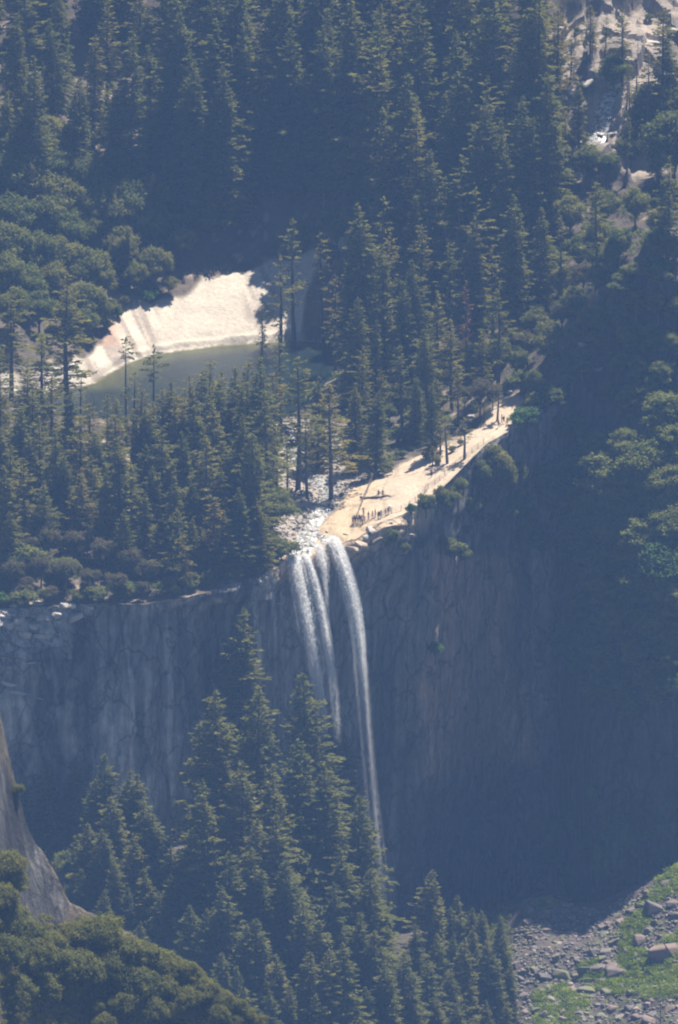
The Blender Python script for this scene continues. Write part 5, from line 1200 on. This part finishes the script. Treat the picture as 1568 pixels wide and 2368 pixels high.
def build_body(pose):
    """continuous skinned figure, 1.75 m, facing -Y"""
    sw = {'stand': (0, 0, .16, .16), 'stride': (.22, -.2, .2, -.2), 'hands_up': (.03, -.03, 0, 0), 'lean': (.1, -.05, .25, .3)}[pose]
    f1, f2, a1, a2 = sw
    ln = .12 if pose == 'lean' else 0
    J = {'pel': ((0, 0, .95), .135), 'wai': ((0, -ln * .3, 1.12), .125), 'che': ((0, -ln * .8, 1.34), .15), 'nec': ((0, -ln, 1.50), .06), 'hea': ((0, -ln - .03, 1.60), .095), 'top': ((0, -ln - .03, 1.70), .085),
         'hl': ((.10, 0, .90), .09), 'kl': ((.11, -f1 * .6 - .03, .48), .062), 'al': ((.12, -f1, .07), .045), 'tl': ((.13, -f1 - .16, .03), .038),
         'hr': ((-.10, 0, .90), .09), 'kr': ((-.11, -f2 * .6 - .03, .48), .062), 'ar': ((-.12, -f2, .07), .045), 'tr': ((-.13, -f2 - .16, .03), .038)}
    if pose == 'hands_up':
        for s, k in ((1, 'l'), (-1, 'r')):
            J['s' + k] = ((s * .19, 0, 1.42), .065); J['e' + k] = ((s * .36, -.12, 1.50), .045); J['w' + k] = ((s * .18, -.18, 1.66), .034); J['m' + k] = ((s * .13, -.17, 1.72), .036)
    else:
        for s, k, a in ((1, 'l', a1), (-1, 'r', a2)):
            J['s' + k] = ((s * .19, -ln * .9, 1.42), .065); J['e' + k] = ((s * .27, -ln + .02, 1.14), .045); J['w' + k] = ((s * .25, -ln - a, .92 + a * .5), .034); J['m' + k] = ((s * .24, -ln - a - .06, .84 + a * .5), .038)
    E = [('pel', 'wai'), ('wai', 'che'), ('che', 'nec'), ('nec', 'hea'), ('hea', 'top'), ('pel', 'hl'), ('hl', 'kl'), ('kl', 'al'), ('al', 'tl'), ('pel', 'hr'), ('hr', 'kr'), ('kr', 'ar'), ('ar', 'tr')]
    for k in 'lr': E += [('che', 's' + k), ('s' + k, 'e' + k), ('e' + k, 'w' + k), ('w' + k, 'm' + k)]
    names = list(J)
    me = bpy.data.meshes.new('person'); me.from_pydata([J[n][0] for n in names], [(names.index(a), names.index(b)) for a, b in E], [])
    o = bpy.data.objects.new('person_rig', me); scene.collection.objects.link(o)
    md = o.modifiers.new('s', 'SKIN'); md.use_smooth_shade = True
    for i, n in enumerate(names):
        r = J[n][1]; me.skin_vertices[0].data[i].radius = (r, r * (.72 if n in ('che', 'wai', 'pel') else 1)); me.skin_vertices[0].data[i].use_root = (n == 'pel')
    ss = o.modifiers.new('u', 'SUBSURF'); ss.levels = 1; ss.render_levels = 1
    dg = bpy.context.evaluated_depsgraph_get(); dg.update()
    out = bpy.data.meshes.new_from_object(o.evaluated_get(dg))
    bpy.data.objects.remove(o)
    return out
BODY = {p: build_body(p) for p in ('stand', 'stride', 'hands_up', 'lean')}
PM = {}
def pmat(c):
    if c not in PM: PM[c] = simple('cloth', c, .9, .1, 8)
    return PM[c]
SKIN = simple('skin', (.42, .24, .16), .6, .08, 6); HAIR = simple('hair', (.035, .025, .02), .8, .2, 20)
def cap_mesh(name, c, r, squash, mat, zcut=-.2):
    bm = bmesh.new(); bmesh.ops.create_uvsphere(bm, u_segments=10, v_segments=7, radius=r)
    bmesh.ops.delete(bm, geom=[v for v in bm.verts if v.co.z < zcut * r], context='VERTS')
    for v in bm.verts: v.co = Vector((v.co.x, v.co.y, v.co.z * squash)) + Vector(c)
    me = bpy.data.meshes.new(name); bm.to_mesh(me); bm.free(); me.materials.append(mat); return me
def person(x, y, pose, shirt, legs, label, rz=0., hat=None, pack=None, short=False, k=1.16, group='visitors on the rock above the falls', lift=0):
    p = gp(x, y)
    if p is None: return
    r = root('person', (p.x, p.y, p.z - .02 + lift), label, 'person', group, rz, k)
    me = BODY[pose].copy(); me.materials.clear()
    for m in (pmat(shirt), pmat(legs), SKIN, pmat((.03, .03, .03))): me.materials.append(m)
    for f in me.polygons:
        c = f.center
        if c.z > 1.47 and abs(c.x) < .12: i = 2
        elif abs(c.x) > .215 and c.z > .75 and not (c.z > 1.28 and abs(c.x) < .26): i = 2
        elif c.z > .97: i = 0
        elif c.z < .09: i = 3
        elif short and c.z < .5: i = 2
        else: i = 1
        f.material_index = i
    link('body', me, r)
    if hat: link('hat', cap_mesh('hat', (0, -.03, 1.70), .24, .35, pmat(hat), -.1), r)
    else: link('hair', cap_mesh('hair', (0, -.0, 1.66), .108, 1.05, HAIR), r)
    if pack:
        bm = bmesh.new(); bmesh.ops.create_cube(bm, size=1)
        for v in bm.verts: v.co = Vector((v.co.x * .30, v.co.y * .2 + .21, v.co.z * .46 + 1.22))
        bmesh.ops.bevel(bm, geom=list(bm.edges), offset=.06, segments=2, affect='EDGES')
        m = bpy.data.meshes.new('backpack'); bm.to_mesh(m); bm.free(); m.materials.append(pmat(pack)); link('backpack', m, r)
    return r
NAVY = (.02, .025, .05); BLK = (.015, .015, .018); RED = (.35, .03, .035); WHT = (.7, .7, .7); GRY = (.2, .2, .22); BLU = (.05, .10, .25); KHA = (.22, .17, .11); PNK = (.5, .12, .14)
person(*zx(862, 478), 'stand', NAVY, BLK, 'person in navy standing at the middle of the fallen log', .2)
person(*zx(950, 478), 'stand', BLK, NAVY, 'person in black standing near the right end of the fallen log', -.4)
person(*zx(545, 852), 'hands_up', GRY, BLK, 'person with both hands raised to the head, behind the crowded railing', 0.3)
person(*zx(650, 935), 'stand', RED, BLU, 'person in red shirt and blue trousers at the cliff railing', .9)
person(*zx(735, 915), 'stride', GRY, NAVY, 'person in grey walking along the cliff railing', 1.2, short=True)
person(*zx(790, 882), 'stand', PNK, RED, 'person dressed all in pinkish red, standing back from the railing', 2.)
person(*zx(855, 930), 'stand', BLK, BLK, 'person all in black at the railing beside a backpacker', .2)
person(*zx(884, 925), 'stride', BLK, GRY, 'person in black with a dark backpack at the railing', .5, pack=BLK)
person(*zx(920, 900), 'stand', WHT, NAVY, 'person in a white top and a wide brimmed hat', -.3, hat=(.25, .2, .15))
person(*zx(1005, 870), 'stand', RED, KHA, 'person in a red shirt and tan shorts alone at the railing', .4, short=True)
person(*zx(1062, 832), 'stand', NAVY, KHA, 'person in navy top beside the one in a white hat', 0, short=True)
person(*zx(1098, 805), 'stride', WHT, NAVY, 'person in white top and large white hat near the railing bend', 1., hat=(.8, .8, .8))
CR = 'crowd gathered at the corner of the railing'
crowd = [(322, 1035, 'stand', NAVY, BLK, 'outermost visitor of the railing crowd, in navy, nearest the river'), (352, 1000, 'stand', BLU, BLK, 'visitor in a blue top behind the outermost of the railing crowd'), (372, 1030, 'lean', BLK, NAVY, 'visitor in black leaning forward at the railing corner'),
         (400, 985, 'stand', GRY, NAVY, 'visitor in a grey top at the back of the railing crowd'), (428, 1028, 'lean', GRY, GRY, 'visitor dressed in grey leaning on the corner railing'), (455, 985, 'stand', RED, NAVY, 'visitor in a dark red top at the back of the railing crowd'),
         (478, 1020, 'stand', BLK, GRY, 'visitor in black top and grey trousers in mid crowd'), (508, 1005, 'stand', (.25, .08, .07), NAVY, 'visitor in a rust coloured top in the railing crowd'), (530, 1030, 'lean', WHT, BLK, 'visitor in a white top among the railing crowd'),
         (552, 1005, 'stand', NAVY, BLK, 'last visitor of the railing crowd on the side of the drop')]
for i, (x, y, po, sh_, lg, lb) in enumerate(crowd): person(*zx(x, y), po, sh_, lg, lb, rs.uniform(-.8, .8), group=CR, short=i % 3 == 0)
TR = 'hikers on the ledge trail'
person(*zr(678, 415), 'stride', RED, NAVY, 'hiker in a red shirt leading along the upper ledge trail', 1.2, group=TR, pack=NAVY)
person(*zr(742, 400), 'stride', RED, BLK, 'last hiker of the trail group, in a red shirt, uphill', 1.2, group=TR)
person(*zr(718, 382), 'stride', BLK, KHA, 'hiker in black with tan shorts in the trail group', 1.0, group=TR, short=True, pack=BLK)
person(*zr(700, 372), 'stand', NAVY, BLK, 'hiker in navy standing behind the trail group', 1.4, group=TR)
person(*zr(150, 800), 'stand', (.28, .08, .06), NAVY, 'visitor in rust red beside the small pine on the slab', .3)

# ------------------------------------------------------------------ labels
ORD = 'first second third fourth fifth sixth seventh eighth ninth tenth eleventh twelfth thirteenth fourteenth fifteenth sixteenth seventeenth eighteenth nineteenth twentieth'.split()
def ordn(i):
    if i < 20: return ORD[i]
    t = ['twenty', 'thirty', 'forty', 'fifty'][(i + 1) // 10 - 2]; u = (i + 1) % 10
    return {'twenty': 'twentieth', 'thirty': 'thirtieth', 'forty': 'fortieth', 'fifty': 'fiftieth'}[t] if u == 0 else t + '-' + ORD[u - 1]
LOOK = {'fir': 'dark dense fir', 'slim': 'slender dark fir', 'pine': 'open crowned pine', 'thin': 'thin sparse pine', 'top': 'pine bare below its small tufted top', 'red': 'dying pine with rusty needles', 'spire': 'dark narrow spire of a fir', 'oak': 'rounded olive green tree',
        'brownoak': 'brownish sparse tree', 'laurel': 'leafy green tree', 'maple': 'bright green leafy tree', 'shrub': 'low olive shrub', 'greenshrub': 'low bright green shrub', 'chaparral': 'rounded olive bush', 'snag': 'bare grey dead tree', 'scrag': 'bleached bare shrub'}
ZP = {'upper forest': 'in the upper forest', 'bank above the pale granite apron': 'over the granite apron', 'left bank above the pool': 'on the left bank', 'grove between the green pool and the cliff': 'between pool and cliff', 'left rim of the cliff': 'on the left rim',
      'undergrowth between the pool and the cliff': 'under the pool grove conifers', 'wood right of the green pool': 'right of the pool', 'right hand ridge': 'on the right ridge', 'granite ledge beside the falls': 'on the granite ledge',
      'granite steps by the upper cascade': 'by the upper cascade', 'brink of the right hand cliff': 'on the right brink', 'shaded wall on the right': 'on the shaded right wall', 'foot of the right wall': 'above the talus', 'forest below the cliff': 'below the cliff', 'near hillside': 'on the near hillside'}
def auto_labels(items, look, place, band):
    zones = {}
    for it in items:
        if it['label']: it['o']['label'] = it['label']; continue
        zones.setdefault((it['zone'], look(it)), []).append(it)
    for (z, lk), L in zones.items():
        L.sort(key=lambda i: i['y'])
        rows = []; 
        for it in L:
            if rows and it['y'] - rows[-1][0]['y'] < band: rows[-1].append(it)
            else: rows.append([it])
        for ri, rw_ in enumerate(rows):
            rw_.sort(key=lambda i: i['x'])
            for k, it in enumerate(rw_):
                rowp = '' if len(rows) == 1 else (', lowest row' if ri == len(rows) - 1 else ', highest row' if ri == 0 else f', {ordn(ri)} row down')
                colp = '' if len(rw_) == 1 else (', leftmost' if k == 0 else ', rightmost' if k == len(rw_) - 1 else f', {ordn(k)} from left')
                it['o']['label'] = f'{lk} {place(z)}{rowp}{colp}'
NOTE = {(540, 1408): 'tallest fir below the cliff, its tip against the bare rock wall', (845, 470): 'big dark fir towering behind the pool grove beside the apron', (965, 240): 'tall broad pine with a long straight trunk in mid forest', (605, 697): 'small black fir spire against the pool shore',
        (290, 778): 'tufted pine standing against the pale shore, farther from the falls', (350, 798): 'leaning tufted pine against the water, nearer the falls', (1080, 650): 'rusty dying pine in the wood above the ledge', (985, 2013): 'lone pointed fir right of the foot of the falls',
        (150, 635): 'tall dark trunked pine at the left end of the pool', (1270, 735): 'large rounded oak on the ridge above the ledge trail', (1140, 1018): 'big rounded oak hanging on the brink below the trail', (1340, 1430): 'bright leafy tree jutting from the shaded right wall',
        (722, 1556): 'fir whose tip touches the left strands of the falls', (430, 1255): 'small orange dying pine near the left rim', (680, 500): 'tall open pine rising at the right end of the apron', (75, 125): 'broad old fir at the upper left corner of the forest', (1500, 265): 'rust red dead pine beside the upper cascade'}
for it in placed:
    for (nx_, ny_), lb in NOTE.items():
        if abs(it['x'] - nx_) < .5 and abs(it['y'] - ny_) < .5 and not it['label']: it['label'] = lb
auto_labels(placed, lambda i: LOOK[i['kind']], lambda z: ZP.get(z, 'on the ' + str(z)), 75)
RL = {'talus': 'brown grey boulder', 'mossy': 'moss topped boulder', 'pale': 'pale granite block', 'tan': 'tan granite block', 'slab': 'flat bright rock ledge', 'stone': 'light tan broken block'}
def sz(i): return 'huge ' if i['size'] > 6 else 'large ' if i['size'] > 3.5 else '' if i['size'] > 2 else 'small '
auto_labels(rocks, lambda i: sz(i) + RL[i['kind']], lambda z: 'on the ' + z, 22)
# ------------------------------------------------------------------ air
def haze_box(x0, x1, y0, y1, z0, z1):
    V = [(x, y, z) for x in (x0, x1) for y in (y0, y1) for z in (z0, z1)]
    F = [(0, 1, 3, 2), (4, 6, 7, 5), (0, 4, 5, 1), (2, 3, 7, 6), (0, 2, 6, 4), (1, 5, 7, 3)]
    m = bpy.data.materials.new('valley_haze'); m.use_nodes = True
    nt = m.node_tree; nt.nodes.clear()
    out = nt.nodes.new('ShaderNodeOutputMaterial'); pv = nt.nodes.new('ShaderNodeVolumePrincipled')
    pv.inputs['Color'].default_value = (*HAZE_COLOR, 1); pv.inputs['Density'].default_value = HAZE_DENSITY
    pv.inputs['Anisotropy'].default_value = 0.0
    nt.links.new(pv.outputs[0], out.inputs['Volume'])
    me = bpy.data.meshes.new('haze'); me.from_pydata(V, [], F); me.materials.append(m)
    o = link('haze', me); tag(o, 'blue summer haze filling the whole valley', 'haze', kind='stuff')
haze_box(-1510, 1510, -2910, 1110, -230, 720)
